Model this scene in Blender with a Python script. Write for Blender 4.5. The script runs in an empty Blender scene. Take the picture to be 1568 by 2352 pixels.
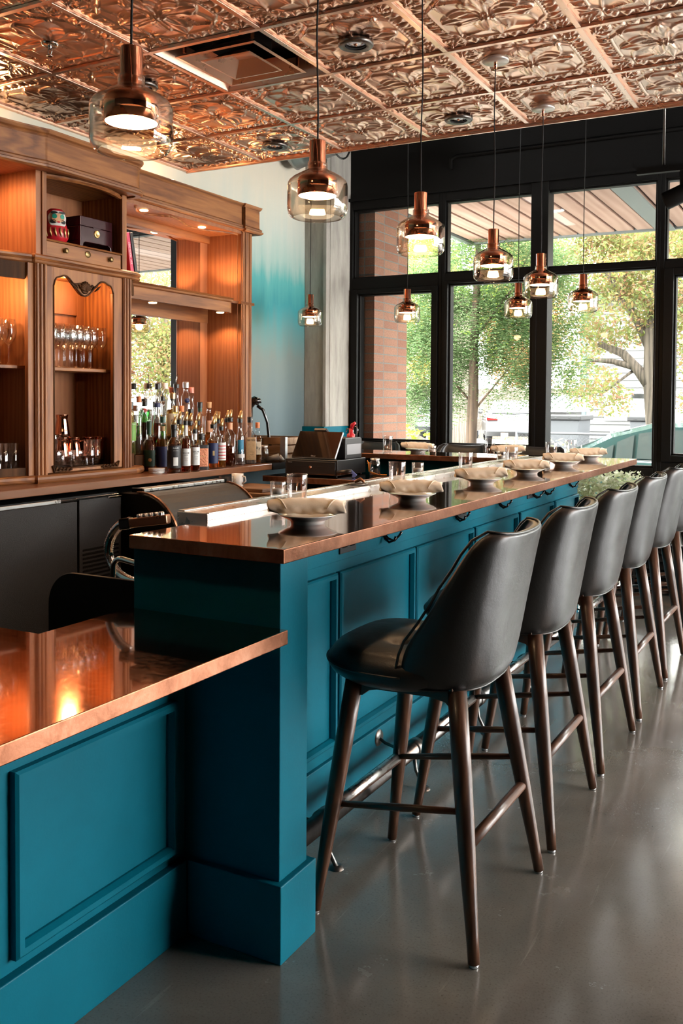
import bpy, bmesh, math, random
import numpy as np
from math import sin, cos, pi, radians, sqrt, atan2
from mathutils import Vector, Matrix
random.seed(7)
RNG = np.random.default_rng(11)
SC = bpy.context.scene
COL = SC.collection

# ------------------------------------------------------------------ helpers
class MB:
    """vertex and face store for one mesh object"""
    def __init__(s):
        s.v = []; s.f = []; s.mi = []; s.sm = []; s.m = 0; s.smooth = False
    def add(s, vs, fs):
        o = len(s.v); s.v += [tuple(p) for p in vs]
        for f in fs:
            s.f.append([i + o for i in f]); s.mi.append(s.m); s.sm.append(s.smooth)
        return s
    def box(s, x0, x1, y0, y1, z0, z1):
        if x0 > x1: x0, x1 = x1, x0
        if y0 > y1: y0, y1 = y1, y0
        if z0 > z1: z0, z1 = z1, z0
        return s.add([(x0,y0,z0),(x1,y0,z0),(x1,y1,z0),(x0,y1,z0),(x0,y0,z1),(x1,y0,z1),(x1,y1,z1),(x0,y1,z1)],
                     [(0,3,2,1),(4,5,6,7),(0,1,5,4),(1,2,6,5),(2,3,7,6),(3,0,4,7)])
    def lathe(s, prof, seg=24, c=(0,0,0), cap0=False, cap1=False, sx=1, sy=1, sq=1.0):
        sm = s.smooth; s.smooth = True
        vs = []; fs = []; n = len(prof)
        for r, z in prof:
            for k in range(seg):
                a = 2*pi*k/seg; ca, sa = cos(a), sin(a)
                if sq != 1.0:
                    ca = math.copysign(abs(ca)**sq, ca); sa = math.copysign(abs(sa)**sq, sa)
                vs.append((c[0]+r*sx*ca, c[1]+r*sy*sa, c[2]+z))
        for i in range(n-1):
            for k in range(seg):
                k2 = (k+1) % seg
                fs.append((i*seg+k, i*seg+k2, (i+1)*seg+k2, (i+1)*seg+k))
        if cap0: fs.append(tuple(range(seg-1, -1, -1)))
        if cap1: fs.append(tuple((n-1)*seg+k for k in range(seg)))
        s.add(vs, fs); s.smooth = sm
        return s
    def tube(s, pts, r, seg=10, cap=True, closed=False):
        sm = s.smooth; s.smooth = True
        P = [Vector(p) for p in pts]; n = len(P)
        rr = r if isinstance(r, (list, tuple)) else [r]*n
        t0 = (P[1]-P[0]).normalized()
        nrm = t0.orthogonal().normalized()
        vs = []; fs = []
        for i in range(n):
            if closed: t = (P[(i+1) % n]-P[i-1]).normalized()
            elif i == 0: t = t0
            elif i == n-1: t = (P[-1]-P[-2]).normalized()
            else: t = (P[i+1]-P[i-1]).normalized()
            nrm = (nrm - t*nrm.dot(t))
            nrm = nrm.normalized() if nrm.length > 1e-6 else t.orthogonal().normalized()
            b = t.cross(nrm)
            for k in range(seg):
                a = 2*pi*k/seg
                vs.append(P[i] + (nrm*cos(a)+b*sin(a))*rr[i])
        m = n if closed else n-1
        for i in range(m):
            j = (i+1) % n
            for k in range(seg):
                k2 = (k+1) % seg
                fs.append((i*seg+k, i*seg+k2, j*seg+k2, j*seg+k))
        if cap and not closed:
            fs.append(tuple(range(seg-1, -1, -1))); fs.append(tuple((n-1)*seg+k for k in range(seg)))
        s.add(vs, fs); s.smooth = sm
        return s
    def prism(s, poly, h0, h1, axis='z'):
        """2D polygon extruded; axis z: poly (x,y); x: poly (y,z); y: poly (x,z)"""
        f = {'z': lambda p, h: (p[0], p[1], h), 'x': lambda p, h: (h, p[0], p[1]), 'y': lambda p, h: (p[0], h, p[1])}[axis]
        n = len(poly)
        vs = [f(p, h0) for p in poly] + [f(p, h1) for p in poly]
        fs = [tuple(range(n-1, -1, -1)), tuple(range(n, 2*n))] + [(i, (i+1) % n, n+(i+1) % n, n+i) for i in range(n)]
        return s.add(vs, fs)
    def sweep(s, prof, path, closed=False, up=(0,0,1)):
        """profile (out, up) swept along a path lying in a plane with normal up; out is to the right of travel"""
        U = Vector(up); P = [Vector(p) for p in path]; n = len(P); k = len(prof)
        vs = []; fs = []
        for i in range(n):
            a = P[i-1] if (i > 0 or closed) else None
            b = P[(i+1) % n] if (i < n-1 or closed) else None
            d1 = (P[i]-a).normalized() if a is not None else None
            d2 = (b-P[i]).normalized() if b is not None else None
            if d1 is None: d1 = d2
            if d2 is None: d2 = d1
            n1 = d1.cross(U); n2 = d2.cross(U); m = (n1+n2)
            m = m.normalized() if m.length > 1e-5 else n1
            sc = 1/max(.35, m.dot(n1))
            for o, h in prof: vs.append(P[i] + m*(o*sc) + U*h)
        mm = n if closed else n-1
        for i in range(mm):
            j = (i+1) % n
            for q in range(k):
                q2 = (q+1) % k
                fs.append((i*k+q, j*k+q, j*k+q2, i*k+q2))
        if not closed:
            fs.append(tuple(range(k))); fs.append(tuple((n-1)*k+q for q in range(k-1, -1, -1)))
        return s.add(vs, fs)
    def xf(s, M, i0=0):
        for i in range(i0, len(s.v)): s.v[i] = tuple(M @ Vector(s.v[i]))
        return s
    def mesh(s, name, mats):
        me = bpy.data.meshes.new(name); me.from_pydata(s.v, [], s.f)
        if not isinstance(mats, (list, tuple)): mats = [mats]
        for m in mats: me.materials.append(M[m] if isinstance(m, str) else m)
        me.polygons.foreach_set('material_index', s.mi)
        me.polygons.foreach_set('use_smooth', s.sm)
        bm = bmesh.new(); bm.from_mesh(me); bmesh.ops.recalc_face_normals(bm, faces=bm.faces); bm.to_mesh(me); bm.free()
        return me
    def build(s, name, mats, parent=None, bev=0, seg=2, sub=0, loc=None, rot=None):
        o = bpy.data.objects.new(name, s.mesh(name, mats)); COL.objects.link(o)
        if parent is not None: o.parent = parent
        if loc is not None: o.location = loc
        if rot is not None: o.rotation_euler = rot
        if bev:
            b = o.modifiers.new('bevel', 'BEVEL'); b.width = bev; b.segments = seg; b.limit_method = 'ANGLE'; b.angle_limit = radians(40)
            b.harden_normals = False
        if sub:
            b = o.modifiers.new('sub', 'SUBSURF'); b.levels = b.render_levels = sub
        return o

def rawmesh(name, verts, faces, mats, smooth=False, parent=None):
    """big meshes straight from numpy arrays (quads)"""
    me = bpy.data.meshes.new(name)
    nv, nf = len(verts), len(faces); k = faces.shape[1]
    me.vertices.add(nv); me.vertices.foreach_set('co', np.asarray(verts, np.float32).ravel())
    me.loops.add(nf*k); me.loops.foreach_set('vertex_index', np.asarray(faces, np.int32).ravel())
    me.polygons.add(nf); me.polygons.foreach_set('loop_start', np.arange(0, nf*k, k, dtype=np.int32))
    me.polygons.foreach_set('loop_total', np.full(nf, k, np.int32))
    me.polygons.foreach_set('use_smooth', np.full(nf, smooth))
    for m in (mats if isinstance(mats, (list, tuple)) else [mats]): me.materials.append(M[m])
    me.update(calc_edges=True); me.validate()
    o = bpy.data.objects.new(name, me); COL.objects.link(o)
    if parent is not None: o.parent = parent
    return o

def tag(o, label, cat, group=None):
    o['label'] = label; o['category'] = cat
    if group: o['group'] = group
    return o
def thing(name, label, cat, loc=(0,0,0), rz=0, group=None):
    o = bpy.data.objects.new(name, None); COL.objects.link(o)
    o.location = loc; o.rotation_euler = (0, 0, rz); o.empty_display_size = .05
    return tag(o, label, cat, group)
def struct(o):
    o['kind'] = 'structure'; return o
KIDS = {}
def dup(root, loc=None, rz=None, label=None, group=None, rot=None):
    """copy a thing with its parts and sub-parts"""
    r = root.copy(); COL.objects.link(r)
    if loc is not None: r.location = loc
    if rz is not None: r.rotation_euler = (0, 0, rz)
    if rot is not None: r.rotation_euler = rot
    if label: r['label'] = label
    if group: r['group'] = group
    elif 'group' in r and group == '': del r['group']
    for ch in [o for o in bpy.data.objects if o.parent == root]:
        c = ch.copy(); COL.objects.link(c); c.parent = r
        for g in [o for o in bpy.data.objects if o.parent == ch]:
            d = g.copy(); COL.objects.link(d); d.parent = c
    return r
def text(name, s, size, mat, parent=None, M4=None, ext=.0004, bendr=None, align='CENTER'):
    """lettering as a mesh: lies in local xy, reads along +x; bendr wraps it round a vertical cylinder (then x -> angle, y -> z)"""
    cu = bpy.data.curves.new(name, 'FONT'); cu.body = s; cu.size = size; cu.align_x = align; cu.align_y = 'CENTER'; cu.extrude = ext
    t = bpy.data.objects.new('tmp_text', cu); COL.objects.link(t)
    dg = bpy.context.evaluated_depsgraph_get()
    me = bpy.data.meshes.new_from_object(t.evaluated_get(dg)); bpy.data.objects.remove(t); bpy.data.curves.remove(cu)
    me.name = name; me.materials.clear(); me.materials.append(M[mat])
    if bendr:
        for v in me.vertices:
            a = v.co.x/bendr; r = bendr + v.co.z + .0004
            v.co = (r*sin(a), -r*cos(a), v.co.y)
    if M4 is not None: me.transform(M4)
    o = bpy.data.objects.new(name, me); COL.objects.link(o)
    if parent is not None: o.parent = parent
    return o
def arc(cx, cy, r, a0, a1, n):
    return [(cx+r*cos(radians(a0+(a1-a0)*i/n)), cy+r*sin(radians(a0+(a1-a0)*i/n))) for i in range(n+1)]
EXPO, SKY, PEND, HUT = 0.12, 26.0, 6.0, 1.7
# ------------------------------------------------------------------ materials
M = {}
def nd(nt, t, **kw):
    n = nt.nodes.new(t)
    for k, v in kw.items():
        if hasattr(n, k) and not k[0].isupper(): setattr(n, k, v)
        else: n.inputs[k.replace('_', ' ')].default_value = v
    return n
def newmat(name):
    m = bpy.data.materials.new(name); m.use_nodes = True
    nt = m.node_tree; b = nt.nodes['Principled BSDF']; M[name] = m
    return m, nt, b
def rgb(h):
    """sRGB hex -> linear"""
    c = [int(h[i:i+2], 16)/255 for i in (0, 2, 4)]
    return tuple((x/12.92 if x <= .04045 else ((x+.055)/1.055)**2.4) for x in c) + (1,)
def simple(name, col, rough=.5, metal=0, spec=.5, emit=None, coat=0, bump=0, bscale=40, var=0, vscale=6, sheen=0):
    m, nt, b = newmat(name)
    col = rgb(col) if isinstance(col, str) else tuple(col)+(1,)*(4-len(col))
    b.inputs['Base Color'].default_value = col; b.inputs['Roughness'].default_value = rough
    b.inputs['Metallic'].default_value = metal; b.inputs['Specular IOR Level'].default_value = spec
    if coat: b.inputs['Coat Weight'].default_value = coat; b.inputs['Coat Roughness'].default_value = .06
    if sheen: b.inputs['Sheen Weight'].default_value = sheen
    if emit:
        b.inputs['Emission Color'].default_value = tuple(emit[0])+(1,); b.inputs['Emission Strength'].default_value = emit[1]
    tc = None
    if bump or var: tc = nd(nt, 'ShaderNodeTexCoord')
    if bump:
        n = nd(nt, 'ShaderNodeTexNoise', Scale=bscale, Detail=6.0, Roughness=.6); nt.links.new(tc.outputs['Object'], n.inputs['Vector'])
        bp = nd(nt, 'ShaderNodeBump', Strength=bump, Distance=.01); nt.links.new(n.outputs['Fac'], bp.inputs['Height']); nt.links.new(bp.outputs[0], b.inputs['Normal'])
    if var:
        n = nd(nt, 'ShaderNodeTexNoise', Scale=vscale, Detail=5.0, Roughness=.62); nt.links.new(tc.outputs['Object'], n.inputs['Vector'])
        mr = nd(nt, 'ShaderNodeMapRange', From_Min=.3, From_Max=.7, To_Min=1-var, To_Max=1+var); nt.links.new(n.outputs['Fac'], mr.inputs['Value'])
        mx = nd(nt, 'ShaderNodeMix', data_type='RGBA', blend_type='MULTIPLY'); mx.inputs[0].default_value = 1; mx.inputs[6].default_value = col
        nt.links.new(mr.outputs[0], mx.inputs[7]); nt.links.new(mx.outputs[2], b.inputs['Base Color'])
    return m
def ramp(nt, fac, stops):
    r = nd(nt, 'ShaderNodeValToRGB'); e = r.color_ramp.elements
    while len(e) < len(stops): e.new(.5)
    for i, (p, c) in enumerate(stops): e[i].position = p; e[i].color = rgb(c) if isinstance(c, str) else tuple(c)+(1,)*(4-len(c))
    nt.links.new(fac, r.inputs['Fac']); return r
def wood(name, dark, light, rough=.4, axis='z', scale=1.0, coat=0, ring=.5, contrast=.55):
    """grain runs along the given local axis"""
    m, nt, b = newmat(name)
    tc = nd(nt, 'ShaderNodeTexCoord'); mp = nd(nt, 'ShaderNodeMapping')
    s = {'x': (1.1, 14, 14), 'y': (14, 1.1, 14), 'z': (14, 14, 1.1)}[axis]
    mp.inputs['Scale'].default_value = tuple(k*scale for k in s); nt.links.new(tc.outputs['Object'], mp.inputs[0])
    n1 = nd(nt, 'ShaderNodeTexNoise', Scale=1.6, Detail=8.0, Roughness=.62, Distortion=.6); nt.links.new(mp.outputs[0], n1.inputs['Vector'])
    mp2 = nd(nt, 'ShaderNodeMapping'); s2 = {'x': (.5, 5, 5), 'y': (5, .5, 5), 'z': (5, 5, .5)}[axis]
    mp2.inputs['Scale'].default_value = tuple(k*scale for k in s2); nt.links.new(tc.outputs['Object'], mp2.inputs[0])
    w = nd(nt, 'ShaderNodeTexWave', Scale=1.3, Distortion=9.0, Detail=3.0, Detail_Scale=1.2); nt.links.new(mp2.outputs[0], w.inputs['Vector'])
    mx = nd(nt, 'ShaderNodeMix', data_type='FLOAT'); mx.inputs[0].default_value = ring*.6
    nt.links.new(n1.outputs['Fac'], mx.inputs[2]); nt.links.new(w.outputs['Fac'], mx.inputs[3])
    r = ramp(nt, mx.outputs[0], [(.5-contrast/2, dark), (.5+contrast/2, light)]); nt.links.new(r.outputs[0], b.inputs['Base Color'])
    b.inputs['Roughness'].default_value = rough
    if coat: b.inputs['Coat Weight'].default_value = coat; b.inputs['Coat Roughness'].default_value = .12
    bp = nd(nt, 'ShaderNodeBump', Strength=.12, Distance=.002); nt.links.new(n1.outputs['Fac'], bp.inputs['Height']); nt.links.new(bp.outputs[0], b.inputs['Normal'])
    return m
def copper(name, stops, r0, r1, nscale=3.0, fine=60, bump=.0, metal=1.0, streak=None):
    m, nt, b = newmat(name)
    tc = nd(nt, 'ShaderNodeTexCoord'); mp = nd(nt, 'ShaderNodeMapping'); nt.links.new(tc.outputs['Object'], mp.inputs[0])
    if streak: mp.inputs['Scale'].default_value = streak
    n = nd(nt, 'ShaderNodeTexNoise', Scale=nscale, Detail=9.0, Roughness=.68, Distortion=.8); nt.links.new(mp.outputs[0], n.inputs['Vector'])
    r = ramp(nt, n.outputs['Fac'], stops); nt.links.new(r.outputs[0], b.inputs['Base Color'])
    n2 = nd(nt, 'ShaderNodeTexNoise', Scale=fine, Detail=4.0); nt.links.new(tc.outputs['Object'], n2.inputs['Vector'])
    mr = nd(nt, 'ShaderNodeMapRange', From_Min=.3, From_Max=.7, To_Min=r0, To_Max=r1); nt.links.new(n2.outputs['Fac'], mr.inputs['Value'])
    nt.links.new(mr.outputs[0], b.inputs['Roughness']); b.inputs['Metallic'].default_value = metal
    if bump:
        bp = nd(nt, 'ShaderNodeBump', Strength=bump, Distance=.004); nt.links.new(n2.outputs['Fac'], bp.inputs['Height']); nt.links.new(bp.outputs[0], b.inputs['Normal'])
    return m
def clear(name, tint=(1,1,1), gloss=.9, ior=1.45, rough=0.0, extra=0.0, edge=.35):
    """thin clear glass: see-through with fresnel reflections"""
    m, nt, b = newmat(name); nt.nodes.remove(b); out = nt.nodes['Material Output']
    t = nd(nt, 'ShaderNodeBsdfTransparent'); lw = nd(nt, 'ShaderNodeLayerWeight', Blend=.5)
    tr = ramp(nt, lw.outputs['Facing'], [(.0, tuple(tint)), (.55, tuple(tint)), (1.0, tuple(c*edge for c in tint))]); nt.links.new(tr.outputs[0], t.inputs[0])
    g = nd(nt, 'ShaderNodeBsdfGlossy'); g.inputs['Roughness'].default_value = rough; g.inputs[0].default_value = (gloss, gloss, gloss, 1)
    f = nd(nt, 'ShaderNodeLayerWeight', Blend=.5); pw = nd(nt, 'ShaderNodeMath', operation='POWER'); pw.inputs[1].default_value = 2.6; nt.links.new(f.outputs['Facing'], pw.inputs[0])
    ad = nd(nt, 'ShaderNodeMath', operation='MULTIPLY_ADD', use_clamp=True); ad.inputs[1].default_value = .75; ad.inputs[2].default_value = ((ior-1)/(ior+1))**2+extra; nt.links.new(pw.outputs[0], ad.inputs[0]); fac = ad.outputs[0]
    x = nd(nt, 'ShaderNodeMixShader'); nt.links.new(fac, x.inputs[0]); nt.links.new(t.outputs[0], x.inputs[1]); nt.links.new(g.outputs[0], x.inputs[2])
    nt.links.new(x.outputs[0], out.inputs[0]); return m
def leafmat(name, cols, trans=.45, k=.55):
    m, nt, b = newmat(name); nt.nodes.remove(b); out = nt.nodes['Material Output']
    g = nd(nt, 'ShaderNodeNewGeometry'); st = [(i/(len(cols)-1) if len(cols) > 1 else 0, c) for i, c in enumerate(cols)]
    r = ramp(nt, g.outputs['Random Per Island'], [(p, tuple(q*k for q in rgb(c)[:3])) for p, c in st])
    d = nd(nt, 'ShaderNodeBsdfDiffuse'); t = nd(nt, 'ShaderNodeBsdfTranslucent'); nt.links.new(r.outputs[0], d.inputs[0]); nt.links.new(r.outputs[0], t.inputs[0])
    x = nd(nt, 'ShaderNodeMixShader'); x.inputs[0].default_value = trans; nt.links.new(d.outputs[0], x.inputs[1]); nt.links.new(t.outputs[0], x.inputs[2])
    nt.links.new(x.outputs[0], out.inputs[0]); return m

m = copper('copper_top', [(.25, (.46,.155,.065)), (.5, (.56,.205,.095)), (.75, (.60,.24,.115))], .07, .12, 2.6, 60, .0); b = m.node_tree.nodes['Principled BSDF']; b.inputs['Coat Weight'].default_value = .8; b.inputs['Coat Roughness'].default_value = .03; b.inputs['Coat IOR'].default_value = 1.6
copper('copper_edge', [(.25, (.14,.050,.025)), (.5, (.25,.105,.058)), (.75, (.33,.16,.10))], .3, .46, 14, 160, .06)
copper('copper_ceiling', [(.3, (.86,.57,.44)), (.7, (.92,.65,.51))], .27, .29, 1.2, 8)
simple('satin_nickel', (.62,.55,.50), .35, metal=.7)
copper('copper_polish', [(.3, (.80,.36,.23)), (.7, (.86,.43,.29))], .05, .1, 8, 90)
copper('copper_dark', [(.3, (.36,.16,.09)), (.7, (.5,.25,.15))], .25, .4, 4, 60)
copper('steel', [(.3, (.50,.485,.46)), (.7, (.60,.585,.56))], .24, .36, 4, 30)
copper('chrome', [(.3, (.62,.62,.62)), (.7, (.72,.72,.72))], .06, .14, 4, 50)
copper('brass_dark', [(.3, (.16,.11,.05)), (.7, (.36,.27,.13))], .3, .5, 30, 200, .3)
copper('iron', [(.3, (.10,.095,.09)), (.7, (.19,.18,.17))], .28, .42, 12, 80, .05)
copper('galvanised', [(.3, (.3,.31,.31)), (.7, (.42,.43,.43))], .3, .45, 5, 30)
simple('teal', (.0,.122,.176), .5, spec=.14, bump=.05, bscale=120, var=.06, vscale=5)
simple('black_paint', (.0035,.0032,.003), .5, spec=.16, bump=.03, bscale=200)
simple('black_matte', (.006,.006,.006), .75)
simple('black_plastic', (.010,.010,.011), .38, bump=.05, bscale=500)
simple('black_vinyl', (.013,.013,.014), .42, bump=.5, bscale=260)
simple('screen_glass', (.012,.009,.007), .05, spec=1.0, coat=1)
simple('black_gloss', (.004,.004,.004), .06, coat=.5)
simple('rubber', (.01,.01,.01), .8)
simple('ceramic', (.80,.77,.73), .18, coat=.4)
simple('napkin', (.92,.72,.53), .95, bump=.12, bscale=320, var=.08, vscale=9, sheen=.3)
simple('white_paint', (.80,.79,.76), .6)
simple('grey_plastic', (.3,.3,.31), .5)
simple('silver_plastic', (.5,.5,.51), .3, metal=.6)
simple('plaster_dark', (.02,.019,.018), .8)
simple('blue_plastic', (.16,.2,.5), .35)
simple('red_enamel', (.55,.02,.03), .25, coat=.3)
simple('gold', (.72,.5,.2), .35, metal=.8)
simple('face_white', (.78,.74,.70), .5)
simple('skin_tone', (.72,.36,.18), .5)
simple('green_spot', (.01,.25,.17), .5)
simple('maroon', (.045,.010,.013), .25, coat=.3)
simple('pink_cover', (.62,.05,.12), .4)
simple('cable_orange', (.8,.3,.02), .5)
simple('cork', (.55,.3,.14), .8)
simple('paper_white', (.82,.80,.76), .6)
simple('paper_kraft', (.46,.28,.13), .7, var=.2, vscale=60)
simple('paper_navy', (.012,.022,.09), .5)
simple('paper_blue', (.03,.22,.36), .5)
simple('paper_black', (.012,.012,.014), .5)
simple('paper_green', (.16,.36,.05), .5)
simple('paper_dkgreen', (.01,.05,.03), .5)
simple('paper_peach', (.75,.36,.2), .6)
simple('paper_cream', (.72,.6,.42), .6)
simple('paper_red', (.62,.06,.07), .5)
simple('paper_copper', (.5,.2,.11), .35, metal=.6, bump=.5, bscale=90)
simple('cap_green', (.012,.06,.035), .4)
simple('cap_black', (.012,.012,.012), .4)
simple('cap_orange', (.72,.23,.08), .5)
simple('cap_gold', (.5,.34,.16), .3, metal=.8)
simple('coral_cap', (.75,.25,.18), .45)
simple('text_black', (.01,.01,.01), .6)
simple('text_white', (.8,.8,.78), .6)
simple('text_gold', (.6,.42,.18), .5)
simple('bulb_glow', (1,.9,.75), .5, emit=((1,.80,.56), 5))
simple('downlight_lens', (.5,.5,.52), .15, emit=((1,.95,.9), .15))
simple('shade_white', (.85,.80,.72), .5)
simple('led', (1,.8,.5), .5, emit=((1,.55,.22), 25))
# leather
m, nt, b = newmat('leather')
tc = nd(nt, 'ShaderNodeTexCoord')
v = nd(nt, 'ShaderNodeTexVoronoi', Scale=420.0); nt.links.new(tc.outputs['Object'], v.inputs['Vector'])
n = nd(nt, 'ShaderNodeTexNoise', Scale=11.0, Detail=8.0, Roughness=.7); nt.links.new(tc.outputs['Object'], n.inputs['Vector'])
mr = nd(nt, 'ShaderNodeMapRange', From_Min=.3, From_Max=.7, To_Min=.30, To_Max=.46); nt.links.new(n.outputs['Fac'], mr.inputs['Value']); nt.links.new(mr.outputs[0], b.inputs['Roughness'])
b1 = nd(nt, 'ShaderNodeBump', Strength=.05, Distance=.002); nt.links.new(v.outputs['Distance'], b1.inputs['Height'])
b2 = nd(nt, 'ShaderNodeBump', Strength=.10, Distance=.02); nt.links.new(n.outputs['Fac'], b2.inputs['Height']); nt.links.new(b1.outputs[0], b2.inputs['Normal']); nt.links.new(b2.outputs[0], b.inputs['Normal'])
b.inputs['Base Color'].default_value = (.014,.0137,.0133,1); b.inputs['Specular IOR Level'].default_value = .55
# woods
wood('oak', (.145,.043,.011), (.39,.150,.042), .5, 'z', 1.6, contrast=.5)
wood('oak_y', (.135,.040,.010), (.37,.140,.039), .5, 'y', 1.6, contrast=.5)
wood('oak_x', (.15,.046,.011), (.42,.165,.046), .5, 'x', 1.0)
wood('oak_dark', (.035,.014,.006), (.115,.048,.018), .65, 'z', 1.2); M['oak_dark'].node_tree.nodes['Principled BSDF'].inputs['Specular IOR Level'].default_value = .15
wood('oak_panel', (.22,.075,.028), (.40,.165,.068), .5, 'z', 1.6, contrast=.8)
wood('walnut', (.030,.011,.0055), (.115,.046,.022), .36, 'z', 1.6, coat=.1, contrast=.5)
wood('walnut_y', (.030,.011,.0055), (.12,.048,.023), .36, 'y', 1.6, coat=.1, contrast=.5)
wood('walnut_x', (.030,.011,.0055), (.115,.046,.022), .36, 'x', 1.6, coat=.1, contrast=.5)
wood('counter_wood', (.13,.045,.018), (.30,.125,.055), .3, 'y', .8, coat=.2)
wood('crate_wood', (.22,.13,.075), (.46,.31,.2), .8, 'x', 1.2)
wood('board_wood', (.10,.045,.02), (.26,.13,.06), .5, 'x', 1.2)
wood('fence_wood', (.075,.055,.036), (.12,.098,.072), .8, 'z', .6)
wood('cedar', (.27,.15,.11), (.42,.27,.21), .7, 'y', .45, contrast=.7)
wood('bark', (.035,.022,.015), (.13,.085,.055), .9, 'z', 1.0)
wood('bark_grey', (.04,.032,.024), (.17,.135,.10), .9, 'z', 1.0)
# glass
clear('window_glass', (.97,.985,.98), .35, 1.3, edge=.9)
clear('clear_glass', (.94,.95,.95), 1.0, 1.5, 0, .02)
clear('tumbler_glass', (.97,.97,.97), 1.0, 1.5, 0, .03, edge=.72)
clear('pendant_glass', (.93,.885,.83), 1.0, 1.35, 0, .0)
m, nt, b = newmat('thick_glass'); b.inputs['Transmission Weight'].default_value = 1; b.inputs['Roughness'].default_value = .01; b.inputs['IOR'].default_value = 1.3; b.inputs['Base Color'].default_value = (.97,.975,.97,1)
def liquid(name, c, ior=1.12):
    m, nt, b = newmat(name); b.inputs['Transmission Weight'].default_value = .92; b.inputs['Roughness'].default_value = .03; b.inputs['IOR'].default_value = ior; b.inputs['Base Color'].default_value = c+(1,)
liquid('liq_amber', (.78,.27,.03)); liquid('liq_dark', (.22,.035,.008)); liquid('liq_red', (.42,.06,.012)); liquid('liq_gold', (.95,.62,.12)); liquid('liq_lime', (.80,.85,.25)); liquid('liq_clear', (.97,.96,.93)); liquid('liq_green', (.05,.42,.06)); liquid('liq_brown', (.06,.018,.006))
m, nt, b = newmat('mirror'); b.inputs['Metallic'].default_value = 1; b.inputs['Roughness'].default_value = .004; b.inputs['Base Color'].default_value = (.90,.91,.89,1)
# painted ombre wall: cream at the top, turquoise band, muted grey blue below
m, nt, b = newmat('ombre_wall')
tc = nd(nt, 'ShaderNodeTexCoord'); mp = nd(nt, 'ShaderNodeMapping'); mp.inputs['Scale'].default_value = (1, 3.2, .35); nt.links.new(tc.outputs['Object'], mp.inputs[0])
n = nd(nt, 'ShaderNodeTexNoise', Scale=2.2, Detail=7.0, Roughness=.6); nt.links.new(mp.outputs[0], n.inputs['Vector'])
sp = nd(nt, 'ShaderNodeSeparateXYZ'); nt.links.new(tc.outputs['Object'], sp.inputs[0])
mr = nd(nt, 'ShaderNodeMapRange', From_Min=0.0, From_Max=3.2); nt.links.new(sp.outputs['Z'], mr.inputs['Value'])
a = nd(nt, 'ShaderNodeMath', operation='MULTIPLY_ADD'); a.inputs[1].default_value = .16; a.inputs[2].default_value = -.08; nt.links.new(n.outputs['Fac'], a.inputs[0])
ad = nd(nt, 'ShaderNodeMath', operation='ADD'); nt.links.new(mr.outputs[0], ad.inputs[0]); nt.links.new(a.outputs[0], ad.inputs[1])
r = ramp(nt, ad.outputs[0], [(.0,'#3c5058'[1:]), (.42,'5f7176'), (.56,'6c7b7a'), (.64,'55868a'), (.70,'36929a'), (.755,'55aaa8'), (.80,'a3c0b8'), (.88,'c4cbc0'), (1.0,'dcd2be')])
nt.links.new(r.outputs[0], b.inputs['Base Color']); b.inputs['Roughness'].default_value = .75
# concrete of the column
m, nt, b = newmat('concrete')
tc = nd(nt, 'ShaderNodeTexCoord'); mp = nd(nt, 'ShaderNodeMapping'); mp.inputs['Scale'].default_value = (6, 6, 1.2); nt.links.new(tc.outputs['Object'], mp.inputs[0])
n = nd(nt, 'ShaderNodeTexNoise', Scale=1.8, Detail=10.0, Roughness=.66); nt.links.new(mp.outputs[0], n.inputs['Vector'])
r = ramp(nt, n.outputs['Fac'], [(.25,'7f7a72'), (.5,'a39e95'), (.75,'b9b4aa')]); nt.links.new(r.outputs[0], b.inputs['Base Color']); b.inputs['Roughness'].default_value = .8
v = nd(nt, 'ShaderNodeTexVoronoi', Scale=26.0); nt.links.new(tc.outputs['Object'], v.inputs['Vector'])
pr = ramp(nt, v.outputs['Distance'], [(.0,(0,0,0)), (.07,(1,1,1))]); bp = nd(nt, 'ShaderNodeBump', Strength=.25, Distance=.003); nt.links.new(pr.outputs[0], bp.inputs['Height']); nt.links.new(bp.outputs[0], b.inputs['Normal'])
# polished concrete floor
m, nt, b = newmat('floor_concrete')
tc = nd(nt, 'ShaderNodeTexCoord')
n = nd(nt, 'ShaderNodeTexNoise', Scale=1.1, Detail=9.0, Roughness=.62, Distortion=.4); nt.links.new(tc.outputs['Object'], n.inputs['Vector'])
r = ramp(nt, n.outputs['Fac'], [(.24,'574e46'), (.42,'685f56'), (.55,'736a60'), (.76,'877d72')])
n2 = nd(nt, 'ShaderNodeTexNoise', Scale=160.0, Detail=3.0); nt.links.new(tc.outputs['Object'], n2.inputs['Vector'])
r2 = ramp(nt, n2.outputs['Fac'], [(.27,(.72,.72,.72)), (.46,(1,1,1)), (.6,(1,1,1)), (.74,(1.1,1.1,1.09))])
mx = nd(nt, 'ShaderNodeMix', data_type='RGBA', blend_type='MULTIPLY'); mx.inputs[0].default_value = 1; nt.links.new(r.outputs[0], mx.inputs[6]); nt.links.new(r2.outputs[0], mx.inputs[7])
v = nd(nt, 'ShaderNodeTexVoronoi', Scale=48.0, Randomness=1.0); nt.links.new(tc.outputs['Object'], v.inputs['Vector'])
r3 = ramp(nt, v.outputs['Distance'], [(.0,(.22,.2,.19)), (.05,(.3,.28,.27)), (.085,(1,1,1))])
n4 = nd(nt, 'ShaderNodeTexNoise', Scale=1.3, Detail=5.0); nt.links.new(tc.outputs['Object'], n4.inputs['Vector'])
mk = ramp(nt, n4.outputs['Fac'], [(.42,(.12,.12,.12)), (.68,(.95,.95,.95))])
mx2 = nd(nt, 'ShaderNodeMix', data_type='RGBA', blend_type='MULTIPLY'); nt.links.new(mk.outputs[0], mx2.inputs[0]); nt.links.new(mx.outputs[2], mx2.inputs[6]); nt.links.new(r3.outputs[0], mx2.inputs[7])
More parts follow.
